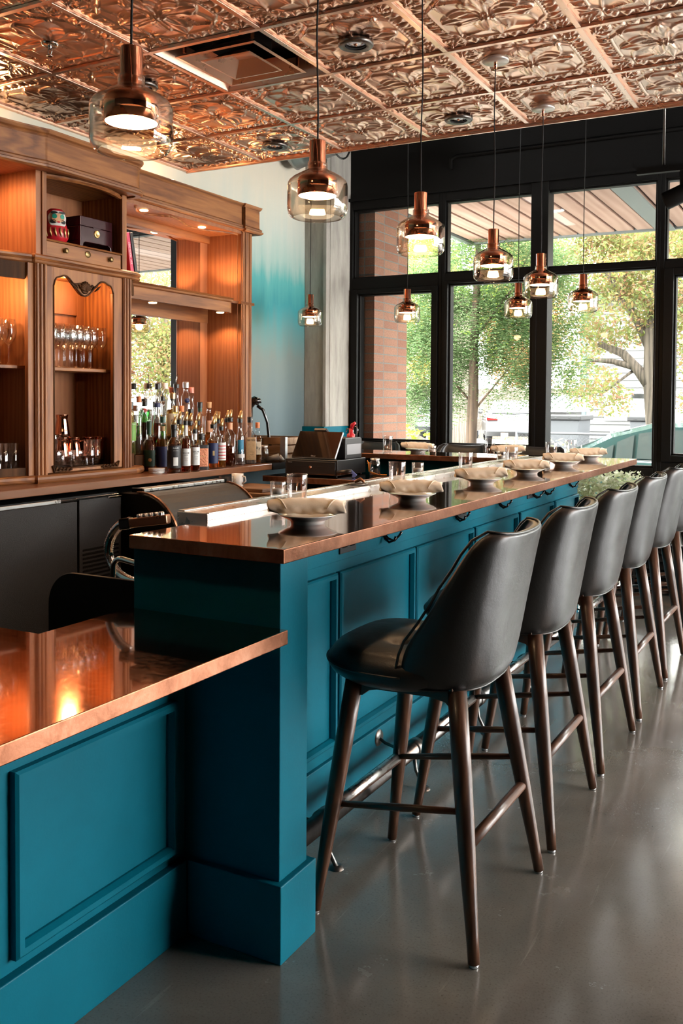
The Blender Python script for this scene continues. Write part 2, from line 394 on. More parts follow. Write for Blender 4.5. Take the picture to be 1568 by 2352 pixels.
for ang, sx in ((.5, 22), (1.9, 30)):   # fine pale scratches
    mp_ = nd(nt, 'ShaderNodeMapping'); mp_.inputs['Rotation'].default_value = (0, 0, ang); mp_.inputs['Scale'].default_value = (sx, 1.1, 1); nt.links.new(tc.outputs['Object'], mp_.inputs[0])
    ns = nd(nt, 'ShaderNodeTexNoise', Scale=2.4, Detail=2.0, Distortion=.3); nt.links.new(mp_.outputs[0], ns.inputs['Vector']); rs = ramp(nt, ns.outputs['Fac'], [(.70,(1,1,1)), (.735,(1.28,1.28,1.28)), (.77,(1,1,1))])
    mx3 = nd(nt, 'ShaderNodeMix', data_type='RGBA', blend_type='MULTIPLY'); mx3.inputs[0].default_value = 1; nt.links.new(mx2.outputs[2], mx3.inputs[6]); nt.links.new(rs.outputs[0], mx3.inputs[7]); mx2 = mx3
nt.links.new(mx2.outputs[2], b.inputs['Base Color'])
n3 = nd(nt, 'ShaderNodeTexNoise', Scale=5.0, Detail=8.0, Roughness=.7); nt.links.new(tc.outputs['Object'], n3.inputs['Vector'])
mr = nd(nt, 'ShaderNodeMapRange', From_Min=.3, From_Max=.7, To_Min=.12, To_Max=.30); nt.links.new(n3.outputs['Fac'], mr.inputs['Value']); nt.links.new(mr.outputs[0], b.inputs['Roughness'])
b.inputs['Specular IOR Level'].default_value = .6; b.inputs['Coat Weight'].default_value = .8; b.inputs['Coat Roughness'].default_value = .14
bp = nd(nt, 'ShaderNodeBump', Strength=.02, Distance=.004); nt.links.new(n3.outputs['Fac'], bp.inputs['Height']); nt.links.new(bp.outputs[0], b.inputs['Normal'])
# stack bond brick, laid in the local y/z plane
m, nt, b = newmat('brick')
tc = nd(nt, 'ShaderNodeTexCoord'); sp = nd(nt, 'ShaderNodeSeparateXYZ'); nt.links.new(tc.outputs['Object'], sp.inputs[0])
ax = nd(nt, 'ShaderNodeMath', operation='ADD'); nt.links.new(sp.outputs['X'], ax.inputs[0]); nt.links.new(sp.outputs['Y'], ax.inputs[1])
cb = nd(nt, 'ShaderNodeCombineXYZ'); nt.links.new(ax.outputs[0], cb.inputs['X']); nt.links.new(sp.outputs['Z'], cb.inputs['Y'])
bk = nd(nt, 'ShaderNodeTexBrick', offset=0.0, Scale=1.0, Mortar_Size=.006, Mortar_Smooth=.2, Brick_Width=.29, Row_Height=.0775, Bias=-.1)
bk.inputs['Color1'].default_value = (.23,.10,.062,1); bk.inputs['Color2'].default_value = (.30,.155,.10,1); bk.inputs['Mortar'].default_value = (.17,.16,.15,1); nt.links.new(cb.outputs[0], bk.inputs['Vector'])
n = nd(nt, 'ShaderNodeTexNoise', Scale=90.0, Detail=5.0); nt.links.new(tc.outputs['Object'], n.inputs['Vector']); r = ramp(nt, n.outputs['Fac'], [(.3,(.7,.68,.66)), (.6,(1.1,1.1,1.1))])
mx = nd(nt, 'ShaderNodeMix', data_type='RGBA', blend_type='MULTIPLY'); mx.inputs[0].default_value = .8; nt.links.new(bk.outputs['Color'], mx.inputs[6]); nt.links.new(r.outputs[0], mx.inputs[7]); nt.links.new(mx.outputs[2], b.inputs['Base Color']); b.inputs['Roughness'].default_value = .85
bp = nd(nt, 'ShaderNodeBump', Strength=.5, Distance=.006, invert=True); nt.links.new(bk.outputs['Fac'], bp.inputs['Height']); nt.links.new(bp.outputs[0], b.inputs['Normal'])
# outdoors
simple('asphalt', (.15,.145,.14), .9, bump=.2, bscale=60, var=.15)
simple('pavement', (.32,.31,.29), .9, var=.1)
simple('siding', (.075,.075,.072), .7)
simple('trim_blue', (.05,.085,.10), .6)
simple('car_white', (.085,.085,.085), .2, coat=.6)
simple('car_green', (.03,.075,.07), .18, metal=.1, coat=.8)
simple('car_grey', (.012,.016,.02), .2, coat=.6)
simple('car_glass', (.008,.01,.01), .03, coat=1)
simple('car_glass_pale', (.06,.08,.075), .03, coat=1)
simple('tail_red', (.12,.006,.006), .15, coat=.5)
simple('fence_wire', (.05,.052,.055), .5, metal=.3)
simple('bin_grey', (.04,.043,.047), .6)
simple('bin_black', (.006,.006,.0065), .5)
simple('steel_beam', (.12,.135,.13), .5)
simple('soil', (.2,.13,.08), .95)
leafmat('leaf_green', ['5a7d4c', '86a36c', 'a3b987', '6c9058'], .42, .6)
leafmat('leaf_maple', ['b3b467', 'a3b56c', 'cdb277', 'd09a80', 'bcc487', '94ad6a'], .5, .48)
leafmat('leaf_yellow', ['c9bd5a', 'd8cf7a', 'd9a45e', 'a9bd60'], .5)
leafmat('leaf_lime', ['8fb23e', 'b9cf5a', 'a4c04a'], .45)
leafmat('leaf_pale', ['a9b78e', 'd9ddc4', 'e9eadc', 'bcc99a'], .5, 1.0)
leafmat('leaf_ivy', ['4d6b3a', '6d8a52', '8aa26a'], .3)
leafmat('leaf_rust', ['d98f6a', 'c9a05e', 'e0b48a'], .45)
# ------------------------------------------------------------------ camera: solved from the ceiling grid (0.61 m tiles), bar edges and uprights
TH, PH, RO, F, CX, CY = -.4861, -.0328, .0069, 2123.8, 825.87, 990.49
fw = Vector((sin(TH)*cos(PH), cos(TH)*cos(PH), sin(PH))); r0 = Vector((cos(TH), -sin(TH), 0)); u0 = r0.cross(fw)
rr = r0*cos(RO)+u0*sin(RO); uu = rr.cross(fw)
cam = bpy.data.cameras.new('camera'); co = bpy.data.objects.new('camera', cam); COL.objects.link(co)
mt = Matrix((rr, uu, -fw)).transposed().to_4x4(); mt.translation = (0, 0, 1.44); co.matrix_world = mt
cam.sensor_fit = 'VERTICAL'; cam.sensor_height = 36; cam.sensor_width = 24; cam.lens = F/2352*36
cam.shift_x = (784-CX)/2352; cam.shift_y = (CY-1176)/2352; cam.clip_start = .05; cam.clip_end = 300
SC.camera = co
vs_ = SC.view_settings; vs_.view_transform = 'Standard'; vs_.look = 'None'; vs_.gamma = 1; vs_.exposure = EXPO; vs_.use_curve_mapping = False
SC.cycles.use_denoising = True; SC.cycles.max_bounces = 14; SC.cycles.transparent_max_bounces = 40; SC.cycles.transmission_bounces = 12; SC.cycles.glossy_bounces = 6
SC.cycles.caustics_refractive = False; SC.cycles.caustics_reflective = False; SC.cycles.sample_clamp_indirect = 6
w = bpy.data.worlds.new('world'); SC.world = w; w.use_nodes = True; nt = w.node_tree; bg = nt.nodes['Background']
tc = nd(nt, 'ShaderNodeTexCoord'); sp = nd(nt, 'ShaderNodeSeparateXYZ'); nt.links.new(tc.outputs['Generated'], sp.inputs[0])
r = ramp(nt, sp.outputs['Z'], [(0, (1,.985,.96)), (.25, (1,.99,.97)), (1, (.95,.975,1))]); nt.links.new(r.outputs[0], bg.inputs['Color']); bg.inputs['Strength'].default_value = SKY
def lamp(name, kind, loc, energy, col=(1,1,1), rot=None, size=.1, spot=None, blend=.5):
    l = bpy.data.lights.new(name, kind); l.energy = energy; l.color = col
    if kind == 'AREA': l.size = size
    elif kind == 'SUN': l.angle = size
    else: l.shadow_soft_size = size
    if spot: l.spot_size = radians(spot); l.spot_blend = blend
    o = bpy.data.objects.new(name, l); COL.objects.link(o); o.location = loc
    if rot is not None: o.rotation_euler = rot
    return o
# ------------------------------------------------------------------ room shell
T = .6096; GX, GY, CZ = -2.8766, 3.3453, 3.028; WL = -4.12; WY = 7.2; XR = 4.6; YB = -3.2
struct(MB().box(WL-.3, XR+.3, YB-.2, WY+.02, -.12, 0).build('floor', 'floor_concrete'))
o = MB().box(WL-.15, WL, YB, 7.6, 0, 4.3).build('wall_left', 'ombre_wall'); struct(o)
struct(MB().box(WL, XR, YB-.15, YB, 0, 4.3).build('wall_back', 'plaster_dark'))
mb = MB()   # right wall with its street windows
mb.box(XR, XR+.2, YB, WY+.2, 0, .35); mb.box(XR, XR+.2, YB, WY+.2, 3.0, 4.3); mb.box(XR, XR+.2, YB, 3.3, .35, 3.0)
for y in (4.5, 5.7): mb.box(XR, XR+.2, y-.07, y+.07, .35, 3.0)
mb.box(XR, XR+.2, 6.9, WY+.2, .35, 3.0)
struct(mb.build('wall_right', 'black_paint'))
# black zone above the street windows
mb = MB(); mb.box(WL, XR, WY-.02, WY+.2, 3.19, 4.3); mb.box(WL, XR, WY-.06, WY-.02, 3.175, 3.2)
struct(mb.build('wall_front', 'black_paint'))
struct(MB().box(WL, XR, GY+3*T-.02, WY+.2, 4.3, 4.4).build('ceiling_plenum', 'black_paint'))
struct(MB().box(WL, XR, YB, WY+.2, 4.42, 4.5).build('roof_slab', 'plaster_dark'))

# pressed copper ceiling ---------------------------------------------------------
def relief(N):
    """height field of one embossed tile, u,v in -1..1"""
    g = np.linspace(-1, 1, N+1); u, v = np.meshgrid(g, g, indexing='ij')
    r = np.sqrt(u*u+v*v)+1e-6; a = np.arctan2(v, u)
    h = np.zeros_like(u)
    sm = lambda x, e0, e1: np.clip((x-e0)/(e1-e0), 0, 1)**2*(3-2*np.clip((x-e0)/(e1-e0), 0, 1))
    # rounded inner medallion
    q = (np.abs(u)**4+np.abs(v)**4)**.25; q2 = np.maximum(q, (np.abs(u)+np.abs(v))*.66)
    inner = 1-sm(q2, .70, .74)
    h += .10*inner
    # four striated petals on the axes
    for k in range(4):
        c, s = cos(k*pi/2), sin(k*pi/2); x = u*c+v*s; y = -u*s+v*c
        wid = .30*np.sin(np.clip(x/.68, 0, 1)*pi)**.75+.015
        m = (1-sm(np.abs(y)/wid, .75, 1.05))*(x > 0)*(x < .68)
        loop = np.abs(y)/wid
        h += m*(.34*np.sqrt(np.clip(1-loop**2, 0, 1))+.085*np.sin(loop*15)*sm(x, .06, .2)) * (.55+.6*x)
        h += m*.10*np.exp(-(y/.02)**2)
    # four smooth hollow leaves on the diagonals
    for k in range(4):
        an = pi/4+k*pi/2; c, s = cos(an), sin(an); x = u*c+v*s; y = -u*s+v*c
        wid = .23*np.sin(np.clip((x-.04)/.80, 0, 1)*pi)**1.1+.004
        m = (1-sm(np.abs(y)/wid, .8, 1.05))*(x > .04)*(x < .84)
        h += m*(.26*(np.abs(y)/wid)**2+.10*sm(x, .1, .7)-.10)
        e = np.exp(-((np.abs(y)-wid)/.025)**2)*(x > .05)*(x < .84); h += .16*e
    # boss
    h += .5*np.exp(-(r/.05)**2)+.16*np.exp(-((r-.10)/.03)**2)*(1+.6*np.cos(a*16))
    # ring of beads round the medallion and acanthus scroll border
    ring = np.exp(-((q2-.745)/.02)**2); h += .30*ring
    tt = np.where(np.abs(u) > np.abs(v), v, u)
    band = (1-sm(np.abs(q-.865), .06, .10))*(1-inner)
    lf = np.abs(np.sin(tt*15)); h += band*(.30*lf*np.cos((q-.865)*14)-.14*np.exp(-(np.sin(tt*15)/.16)**2)+.10*np.sin(tt*42+q*24)*lf)
    bead = np.exp(-((q-.785)/.016)**2)*(1-inner); h += bead*.2*(.45+.55*np.cos(tt*72))
    # corner blocks
    cu, cv = (np.abs(u)-.85)/.095, (np.abs(v)-.85)/.095; cb = np.maximum(np.abs(cu), np.abs(cv)); cm = (cb < 1)
    h = np.where(cm, .05+.30*(1-cb)*(1.2+np.cos(4*np.arctan2(cv, cu))), h)
    for d in (u, v):
        e = np.abs(np.abs(d)-.70); o_ = np.where(d is u, np.abs(v), np.abs(u)); mm = (o_ > .74)*(o_ < .95)*(e < .035); h = np.where(mm, .12+.2*(.5+.5*np.cos(o_*95)), h)
    # rim
    q0 = np.maximum(np.abs(u), np.abs(v)); edge = sm(q0, .945, .965); h = h*(1-edge)
    return u, v, h
def tileset(tiles, N, depth=.0155):
    u, v, h = relief(N); n = N+1; V = []; Fc = []
    idx = np.arange(n*n).reshape(n, n); f = np.stack([idx[:-1,:-1], idx[:-1,1:], idx[1:,1:], idx[1:,:-1]], -1).reshape(-1, 4)
    for k, (i, j) in enumerate(tiles):
        V.append(np.stack([GX+(i+.5)*T+u*T/2*.965, GY+(j+.5)*T+v*T/2*.965, CZ+.014-h*depth*2.1], -1).reshape(-1, 3)); Fc.append(f+k*n*n)
    return np.concatenate(V), np.concatenate(Fc)
VENT = (0, 0)
near = [(i, j) for i in range(-2, 6) for j in range(-2, 3) if (i, j) != VENT]
far = [(i, j) for i in range(-2, 13) for j in range(-11, 3) if (i, j) not in near and (i, j) != VENT]
v1, f1 = tileset(near, 160); v2, f2 = tileset(far, 26)
o = rawmesh('ceiling', np.concatenate([v1, v2]), np.concatenate([f1, f2+len(v1)]), 'copper_ceiling', True); struct(o)
mb = MB(); x0, x1, y0, y1 = GX-2*T, GX+13*T, GY-11*T, GY+3*T      # exposed grid
for i in range(-2, 14): mb.box(GX+i*T-.012, GX+i*T+.012, y0, y1, CZ-.0, CZ+.014)
for j in range(-11, 4): mb.box(x0, x1, GY+j*T-.012, GY+j*T+.012, CZ-.001, CZ+.013)
struct(mb.build('trim_1', 'copper_ceiling', bev=.0015))
mb = MB(); mb.box(x0-.02, x1, y1, y1+.012, CZ-.012, CZ+.16); mb.box(x0-.024, x0, y0, y1+.012, CZ-.004, CZ+.16); struct(mb.build('trim_2', 'copper_ceiling'))
struct(MB().box(x0-.02, x1+.3, y0-.2, y1, CZ+.17, CZ+.2).build('ceiling_deck', 'plaster_dark'))

# square ceiling air diffuser
cx, cy = GX+.5*T, GY+.5*T
t = thing('air_diffuser', 'square copper-coloured ceiling air diffuser with nested louvre frames', 'air vent', (cx, cy, CZ))
mb = MB()
def frus(mb, a, b, z0, z1, th=.003):
    """square ring, half size a at z0 to b at z1"""
    vs = [(sx*a, sy*a, z0) for sx, sy in ((-1,-1),(1,-1),(1,1),(-1,1))]+[(sx*b, sy*b, z1) for sx, sy in ((-1,-1),(1,-1),(1,1),(-1,1))]
    mb.add(vs+[(x*.985, y*.985, z+th) for x, y, z in vs], [(0,1,5,4),(1,2,6,5),(2,3,7,6),(3,0,4,7),(8,12,13,9),(9,13,14,10),(10,14,15,11),(11,15,12,8),(0,8,9,1),(1,9,10,2),(2,10,11,3),(3,11,8,0)])
frus(mb, .292, .245, .0, .085); mb.build('frame', 'copper_ceiling', t)
mb = MB(); frus(mb, .205, .13, -.006, .055); frus(mb, .222, .205, -.004, -.006); mb.build('louvre', 'copper_ceiling', t)
mb = MB(); frus(mb, .128, .05, -.010, .045); frus(mb, .140, .128, -.008, -.010); mb.box(-.051, .051, -.051, .051, .043, .046); mb.build('louvre', 'copper_ceiling', t)
mb = MB(); mb.lathe([(.14,.06),(.14,.14)], 32); mb.box(-.3, .3, -.3, .3, .14, .145); mb.build('duct_neck', 'black_matte', t)
mb = MB()
for sx, sy in ((1,1),(-1,1),(1,-1),(-1,-1)): mb.box(sx*.19-.006, sx*.19+.006, sy*.19-.006, sy*.19+.006, .02, .12)
mb.build('hanger', 'copper_dark', t)
# recessed downlights at tile centres
def downlight(i, j, lab):
    t = thing('downlight', lab, 'ceiling light', (GX+(i+.5)*T, GY+(j+.5)*T, CZ-.016), 0, None)
    mb = MB(); mb.lathe([(.048,-.004),(.074,-.006),(.079,0),(.079,.012),(.048,.012),(.045,.0)], 40); mb.build('trim_ring', 'iron', t)
    mb = MB(); mb.lathe([(.05,-.003),(.046,.03)], 36); mb.build('baffle', 'black_matte', t)
    mb = MB(); mb.lathe([(.001,.004),(.02,.005),(.045,.012)], 32); mb.build('lens', 'downlight_lens', t)
downlight(-1, 0, 'recessed ceiling downlight partly behind the largest pendant lamp')
downlight(1, 0, 'largest recessed ceiling downlight, between the second and third pendant cords')
downlight(1, 2, 'recessed ceiling downlight next to the ceiling edge, between two pendant cords')
downlight(-1, 2, 'dark recessed ceiling downlight above the tall end of the oak cabinet')
t = thing('fire_sprinkler', 'chrome fire sprinkler head in the centre of a copper ceiling tile', 'sprinkler', (GX-.5*T, GY-.5*T, CZ-.012))
mb = MB(); mb.lathe([(.0,-.006),(.02,-.008),(.034,-.004),(.038,.004)], 28); mb.build('escutcheon', 'chrome', t)
mb = MB(); mb.lathe([(.009,-.004),(.009,-.018)], 12); mb.tube([(-.009,0,-.016),(-.013,0,-.03),(-.004,0,-.046)], .0025, 6); mb.tube([(.009,0,-.016),(.013,0,-.03),(.004,0,-.046)], .0025, 6); mb.lathe([(.0,-.048),(.014,-.05),(.014,-.047),(.0,-.045)], 14); mb.build('frame_arm', 'chrome', t)

# concrete column with its teal boxed base
mb = MB(); mb.box(WL+.001, -3.905, 6.775, WY+.1, 1.22, 4.3); mb.box(-3.93, -3.9, 6.76, 6.80, 1.22, 4.3); mb.box(-3.9051, -3.9, 6.83, WY+.1, 1.22, 4.3)
struct(mb.build('wall_column', 'concrete', bev=.006))
struct(MB().box(WL+.001, -3.90, 6.74, WY-.03, 0, 1.22).build('wall_column_base', 'teal', bev=.003))
# spiral duct
t = thing('spiral_duct', 'grey spiral air duct under the dark ceiling above the concrete column', 'duct', (0,0,0))
mb = MB(); P = [(-4.05+.9*k/40, 6.45+.05*k/40, 3.47+.22*k/40) for k in range(41)]
mb.tube(P, [.155+(.005 if k % 5 == 0 else 0) for k in range(41)], 28); mb.build('duct_pipe', 'galvanised', t)
mb = MB()
for x in (-3.82, -3.6): mb.tube([(x, 6.46+.16*cos(a), 3.525+.165*sin(a)) for a in np.linspace(0, 2*pi, 30)[:-1]], .008, 6, closed=True)
mb.build('strap', 'iron', t)
for x in (-3.82, -3.6): MB().tube([(x, 6.46, 3.66), (x, 6.46, 4.3)], .005, 6).build('hanger_rod', 'iron', t)
t = thing('conduit_pipe', 'thin black pipe running along the dark wall above the windows', 'pipe', (0,0,0))
MB().tube([(-2.95, WY-.036, 3.36), (-2.95, WY-.036, 3.44), (-2.9, WY-.036, 3.46), (XR, WY-.036, 3.46)], .016, 10).build('pipe', 'black_paint', t)
t = thing('track_spotlight', 'black cylinder track spotlight hanging at the frame edge before the windows', 'spotlight', (-.93, 5.95, 2.72))
mb = MB(); mb.lathe([(.0,-.11),(.052,-.11),(.055,-.1),(.055,.09),(.045,.1),(.0,.1)], 30); mb.xf(Matrix.Rotation(radians(68), 4, 'Y')); mb.build('housing', 'black_paint', t)
mb = MB(); mb.box(-.012, .012, -.012, .012, .03, .14); mb.build('bracket', 'black_paint', t)
t2 = thing('lighting_track', 'black ceiling track holding the cylinder spotlight', 'light track', (0,0,0))
mb = MB(); mb.box(-1.2, 1.5, 5.93, 5.97, 2.86, 2.9); mb.build('rail', 'black_paint', t2); MB().tube([(-1.04,5.95,2.9),(-1.04,5.95,4.3)], .008, 8).build('rod', 'iron', t2); MB().tube([(1.2,5.95,2.9),(1.2,5.95,4.3)], .008, 8).build('rod', 'iron', t2)

# street windows: each bay a frame, stops and panes ---------------------------------
FD0, FD1 = WY-.03, WY+.09
def bay(k, x0, x1, up, lows, sash=0):
    """x0,x1 outer; up = (z0,z1) upper light; lows = list of (z0,z1) panes; sash: extra inner frame on the lower lights"""
    e = bpy.data.objects.new('window_%d' % k, None); COL.objects.link(e); struct(e)
    fr = MB(); gl = MB()
    xs0, xs1 = x0, x1
    allp = [(up, 0)]+[(l, sash) for l in lows]; zs = [.0]
    edges = sorted([z for (p, s) in allp for z in p])
    # full-height jamb halves
    fr.box(x0, x0+.03, FD0, FD1, .06, 3.19); fr.box(x1-.03, x1, FD0, FD1, .06, 3.19)
    holes = sorted([p for p, s in allp]); z = .06
    for a, b in holes: fr.box(x0+.03, x1-.03, FD0, FD1, z, a); z = b
    fr.box(x0+.03, x1-.03, FD0, FD1, z, 3.19)
    for (a, b), s in allp:
        i0, i1 = x0+.03, x1-.03
        st = MB()
        if s:
            st.box(i0, i0+s, FD0-.02, FD1-.03, a, b); st.box(i1-s, i1, FD0-.02, FD1-.03, a, b); st.box(i0+s, i1-s, FD0-.02, FD1-.03, b-s*.7, b); st.box(i0+s, i1-s, FD0-.02, FD1-.03, a, a+s*.7)
            i0 += s; i1 -= s; a += s*.7; b -= s*.7
        st.box(i0, i0+.014, FD0+.02, FD1-.03, a, b); st.box(i1-.014, i1, FD0+.02, FD1-.03, a, b); st.box(i0, i1, FD0+.02, FD1-.03, b-.014, b); st.box(i0, i1, FD0+.02, FD1-.03, a, a+.014)
        st.build('sash', 'black_paint', e, bev=.003)
        gl.box(i0, i1, WY+.035, WY+.041, a, b)
    fr.build('frame', 'black_paint', e, bev=.004); gl.build('pane', 'window_glass', e)
bay(1, -3.90, -3.026, (2.508, 3.105), [(1.06, 2.41), (.17, .90)], .055)
bay(2, -3.026, -2.175, (2.508, 3.105), [(1.06, 2.44), (.17, .90)], .03)
bay(3, -2.175, -1.265, (2.50, 3.105), [(.95, 2.46), (.17, .88)], 0)
bay(4, -1.265, -.15, (2.50, 3.105), [(1.0, 2.44), (.17, .88)], .07)
xx = -.15; k = 5
while xx < XR-.1:
    x2 = min(xx+1.19, XR); bay(k, xx, x2, (2.50, 3.105), [(.95, 2.46), (.17, .88)], 0); xx = x2; k += 1
struct(MB().box(-2.26, -2.12, FD0-.012, FD1+.02, .06, 3.19).build('trim_3', 'black_paint', bev=.004))
struct(MB().box(WL, XR, FD0-.02, FD1, 0, .06).build('baseboard_front', 'black_paint'))
# finned radiator along the window wall
t = thing('baseboard_heater', 'black slatted baseboard heater with copper pipes under the front windows', 'heater', (0,0,0))
mb = MB()
for z in (.14, .20, .26, .32): mb.prism([(7.12,z),(7.16,z+.045),(7.165,z+.045),(7.13,z-.004)], -1.75, .4, 'x')
mb.box(-1.75, .4, 7.155, 7.168, .05, .38); mb.box(-1.75, .4, 7.11, 7.165, .375, .385); mb.build('louvre_panel', 'black_paint', t)
for z in (.055, .105): MB().tube([(-1.75, 7.09, z), (.4, 7.09, z)], .011, 10).build('pipe', 'copper_dark', t)
# ------------------------------------------------------------------ pendants
def pend_mesh():
    t = thing('pendant_lamp', 'copper and clear glass pendant', 'pendant lamp')
    mb = MB(); mb.lathe([(.001,.235),(.0245,.235),(.0255,.233),(.0255,.142),(.0275,.137),(.045,.131),(.0565,.125),(.0605,.117),(.061,.110),(.0612,.067),(.0592,.067),(.058,.110),(.045,.122),(.02,.13)], 56); mb.build('shade', 'copper_polish', t)
    mb = MB(); mb.lathe([(.0585,.068),(.0575,.109),(.044,.119),(.0,.123)], 40); mb.build('reflector', 'shade_white', t)
    mb = MB(); mb.lathe([(.0,.074),(.02,.0745),(.04,.077),(.055,.083)], 32); mb.build('bulb', 'bulb_glow', t)
    g = [(.076,.0),(.0785,.001),(.085,.006),(.0905,.016),(.093,.03),(.093,.096),(.0915,.106),(.087,.114),(.075,.124),(.05,.138),(.036,.145),(.0315,.149),(.0305,.153),(.0305,.170)]
    gi = [(r-.0022, z) for r, z in reversed(g)]
    mb = MB(); mb.lathe(g+gi+[g[0]], 64); mb.build('glass_globe', 'pendant_glass', t)
    return t
PX = [(-1.457,1.635),(-1.46,2.474),(-1.465,3.26),(-1.47,4.093),(-1.478,4.868),(-1.478,5.76)]
WX = [(-3.60,6.0),(-2.795,6.0),(-1.975,6.0)]
PL = ['largest copper pendant lamp, in front of the curved oak crown', 'second largest copper pendant lamp, hanging in front of the concrete column', 'copper pendant lamp overlapping the brick seen through the upper window',
      'copper pendant lamp overlapping the middle window head, below a round ceiling canopy', 'copper pendant lamp in front of the wide black mullion', 'small copper pendant lamp against the autumn tree',
      'smallest copper pendant lamp, low in front of the concrete column', 'small copper pendant lamp low against the green tree beside the brick pier', 'small copper pendant lamp low against the tree, next to the wide mullion']
root = pend_mesh()
lamps = []
for k, (x, y) in enumerate(PX+WX):
    o = root if k == 0 else dup(root); o.location = (x, y, 2.002); o['label'] = PL[k]; o['group'] = 'copper pendants over the bar'; lamps.append(o)
for k, (x, y) in enumerate(PX+WX):
    o = lamps[k]
    top = CZ-.016 if k < 5 else 4.3
    n = 14; c = []
    for i in range(n+1):
        s = i/n; z = 2.235+(top-2.235)*s; c.append((.0035*sin(s*7+k*2)*sin(s*pi), .0025*sin(s*9+k)*sin(s*pi), z-2.002))
    MB().tube(c, .0028, 8).build('cord', 'rubber', o)
    mb = MB(); mb.lathe([(.0,-.003),(.060,-.003),(.062,.0),(.062,.010),(.0,.012)], 40, (0,0,top-2.002-.008)); c_ = mb.build('canopy', 'satin_nickel' if k < 5 else 'black_paint', o); mb = MB(); mb.lathe([(.0075,-.036),(.0075,-.003)], 14, (0,0,top-2.002-.008), cap0=True); mb.build('stem', 'copper_polish', c_)
    lamp('pendant_light', 'POINT', (x, y, 2.055), PEND, (1,.66,.36), size=.03)
# warm cabinet lights
WARM = (1,.52,.24)
lamp('crown_puck', 'SPOT', (-3.84, 4.42, 2.585), 34*HUT, (1,.70,.42), (0,0,0), .03, 150)
lamp('crown_puck', 'SPOT', (-3.86, 5.02, 2.585), 9*HUT, WARM, (0,0,0), .03, 150)
lamp('ledge_down', 'SPOT', (-3.84, 5.20, 2.035), 9*HUT, WARM, (0,radians(5),0), .02, 130)
lamp('ledge_up', 'SPOT', (-3.84, 5.20, 2.15), 6*HUT, WARM, (radians(180),0,0), .02, 120)
lamp('ledge_down', 'SPOT', (-3.84, 4.5, 2.035), 9*HUT, WARM, (0,0,0), .02, 140)
lamp('niche_light', 'SPOT', (-3.86, 3.18, 2.6), 14*HUT, WARM, (radians(18),0,0), .07, 155)
lamp('case_light', 'POINT', (-3.86, 3.82, 2.1), 6*HUT, (1,.55,.24), size=.04)
lamp('case_light', 'POINT', (-3.88, 3.22, 2.0), 6*HUT, (1,.55,.24), size=.04)
lamp('top_glow', 'POINT', (-3.95, 3.4, 2.88), 2.2*HUT, (1,.6,.3), size=.05)
lamp('top_glow', 'POINT', (-3.95, 4.8, 2.9), 1.2*HUT, (1,.6,.3), size=.05)
# ------------------------------------------------------------------ bar
BX0, BX1, BZ = -1.745, -1.240, 1.067
def moulding(parent, x, y0, y1, z0, z1, w=.024, d=.022, mat='teal'):
    """raised picture-frame moulding on a face looking to +x"""
    mb = MB(); prof = [(0, 0), (0, d*.75), (w*.25, d), (w*.75, d), (w, d*.3), (w, 0)]
    P = [(x, y0, z0), (x, y1, z0), (x, y1, z1), (x, y0, z1)]
    mb.sweep([(-o, h) for o, h in prof], P, closed=True, up=(1,0,0))
    return mb.build('panel_moulding', mat, parent)
t = thing('bar_counter', 'long teal panelled bar front with a plain end post, under the high copper top', 'bar', (0,0,0))
mb = MB(); mb.box(-1.70, -1.563, 2.107, 6.022, 0, 1.029); mb.box(-3.45, -1.70, 6.0, 6.04, 0, 1.029); mb.build('panel_wall', 'teal', t, bev=.002)
MB().box(-1.75, -1.266, 1.971, 2.107, 0, 1.029).build('end_post', 'teal', t, bev=.003)
mb = MB(); mb.prism([(-1.548,2.1),(-1.548,6.03),(-1.57,6.03),(-1.57,2.1)], 0, .204); mb.prism([(-1.546,1.9499),(-1.2478,1.9499),(-1.2478,2.126),(-1.562,2.126),(-1.562,2.0),(-1.546,2.0)], 0, .204); mb.build('plinth', 'teal', t, bev=.003)
mb = MB(); mb.box(-1.5635, -1.5585, 2.1, 6.02, .882, 1.029); mb.build('apron_board', 'teal', t, bev=.0015)
for a, b in ((2.135,2.772),(2.789,3.417),(3.433,4.082),(4.112,4.742),(4.785,5.412),(5.45,5.985)): moulding(t, -1.563, a, b, .25, .846)
for y in (3.15, 3.871, 4.459, 5.022, 5.232, 5.781):
    mb = MB(); x = -1.5585; z = .935
    mb.lathe([(.0,.006),(.009,.005),(.011,0)], 14); mb.xf(Matrix.Translation((x, y, z)) @ Matrix.Rotation(pi/2, 4, 'Y'))
    mb.tube([(x,y,z),(x+.012,y-.012,z-.018),(x+.03,y-.012,z-.03),(x+.048,y-.006,z-.022),(x+.052,y,z-.008)], [.0055,.005,.0045,.0045,.006], 10)
    mb.tube([(x,y,z),(x+.014,y+.012,z-.020),(x+.035,y+.022,z-.028),(x+.05,y+.04,z-.006),(x+.055,y+.045,z+.006)], [.0055,.005,.0045,.0045,.006], 10)
    mb.build('purse_hook', 'black_gloss', t)
for y in (2.86, 3.945, 4.985):
    x = -1.5585; mb = MB(); mb.box(x, x+.006, y-.06, y+.06, .905, .98); mb.build('power_outlet', 'black_plastic', t, bev=.003)
    mb = MB()
    for s in (-.028, .028):
        mb.box(x+.006, x+.0075, y+s-.017, y+s+.017, .925, .96)
    mb.build('outlet_socket', 'black_gloss', bpy.data.objects[[o.name for o in bpy.data.objects if o.name.startswith('power_outlet')][-1]], bev=.002)
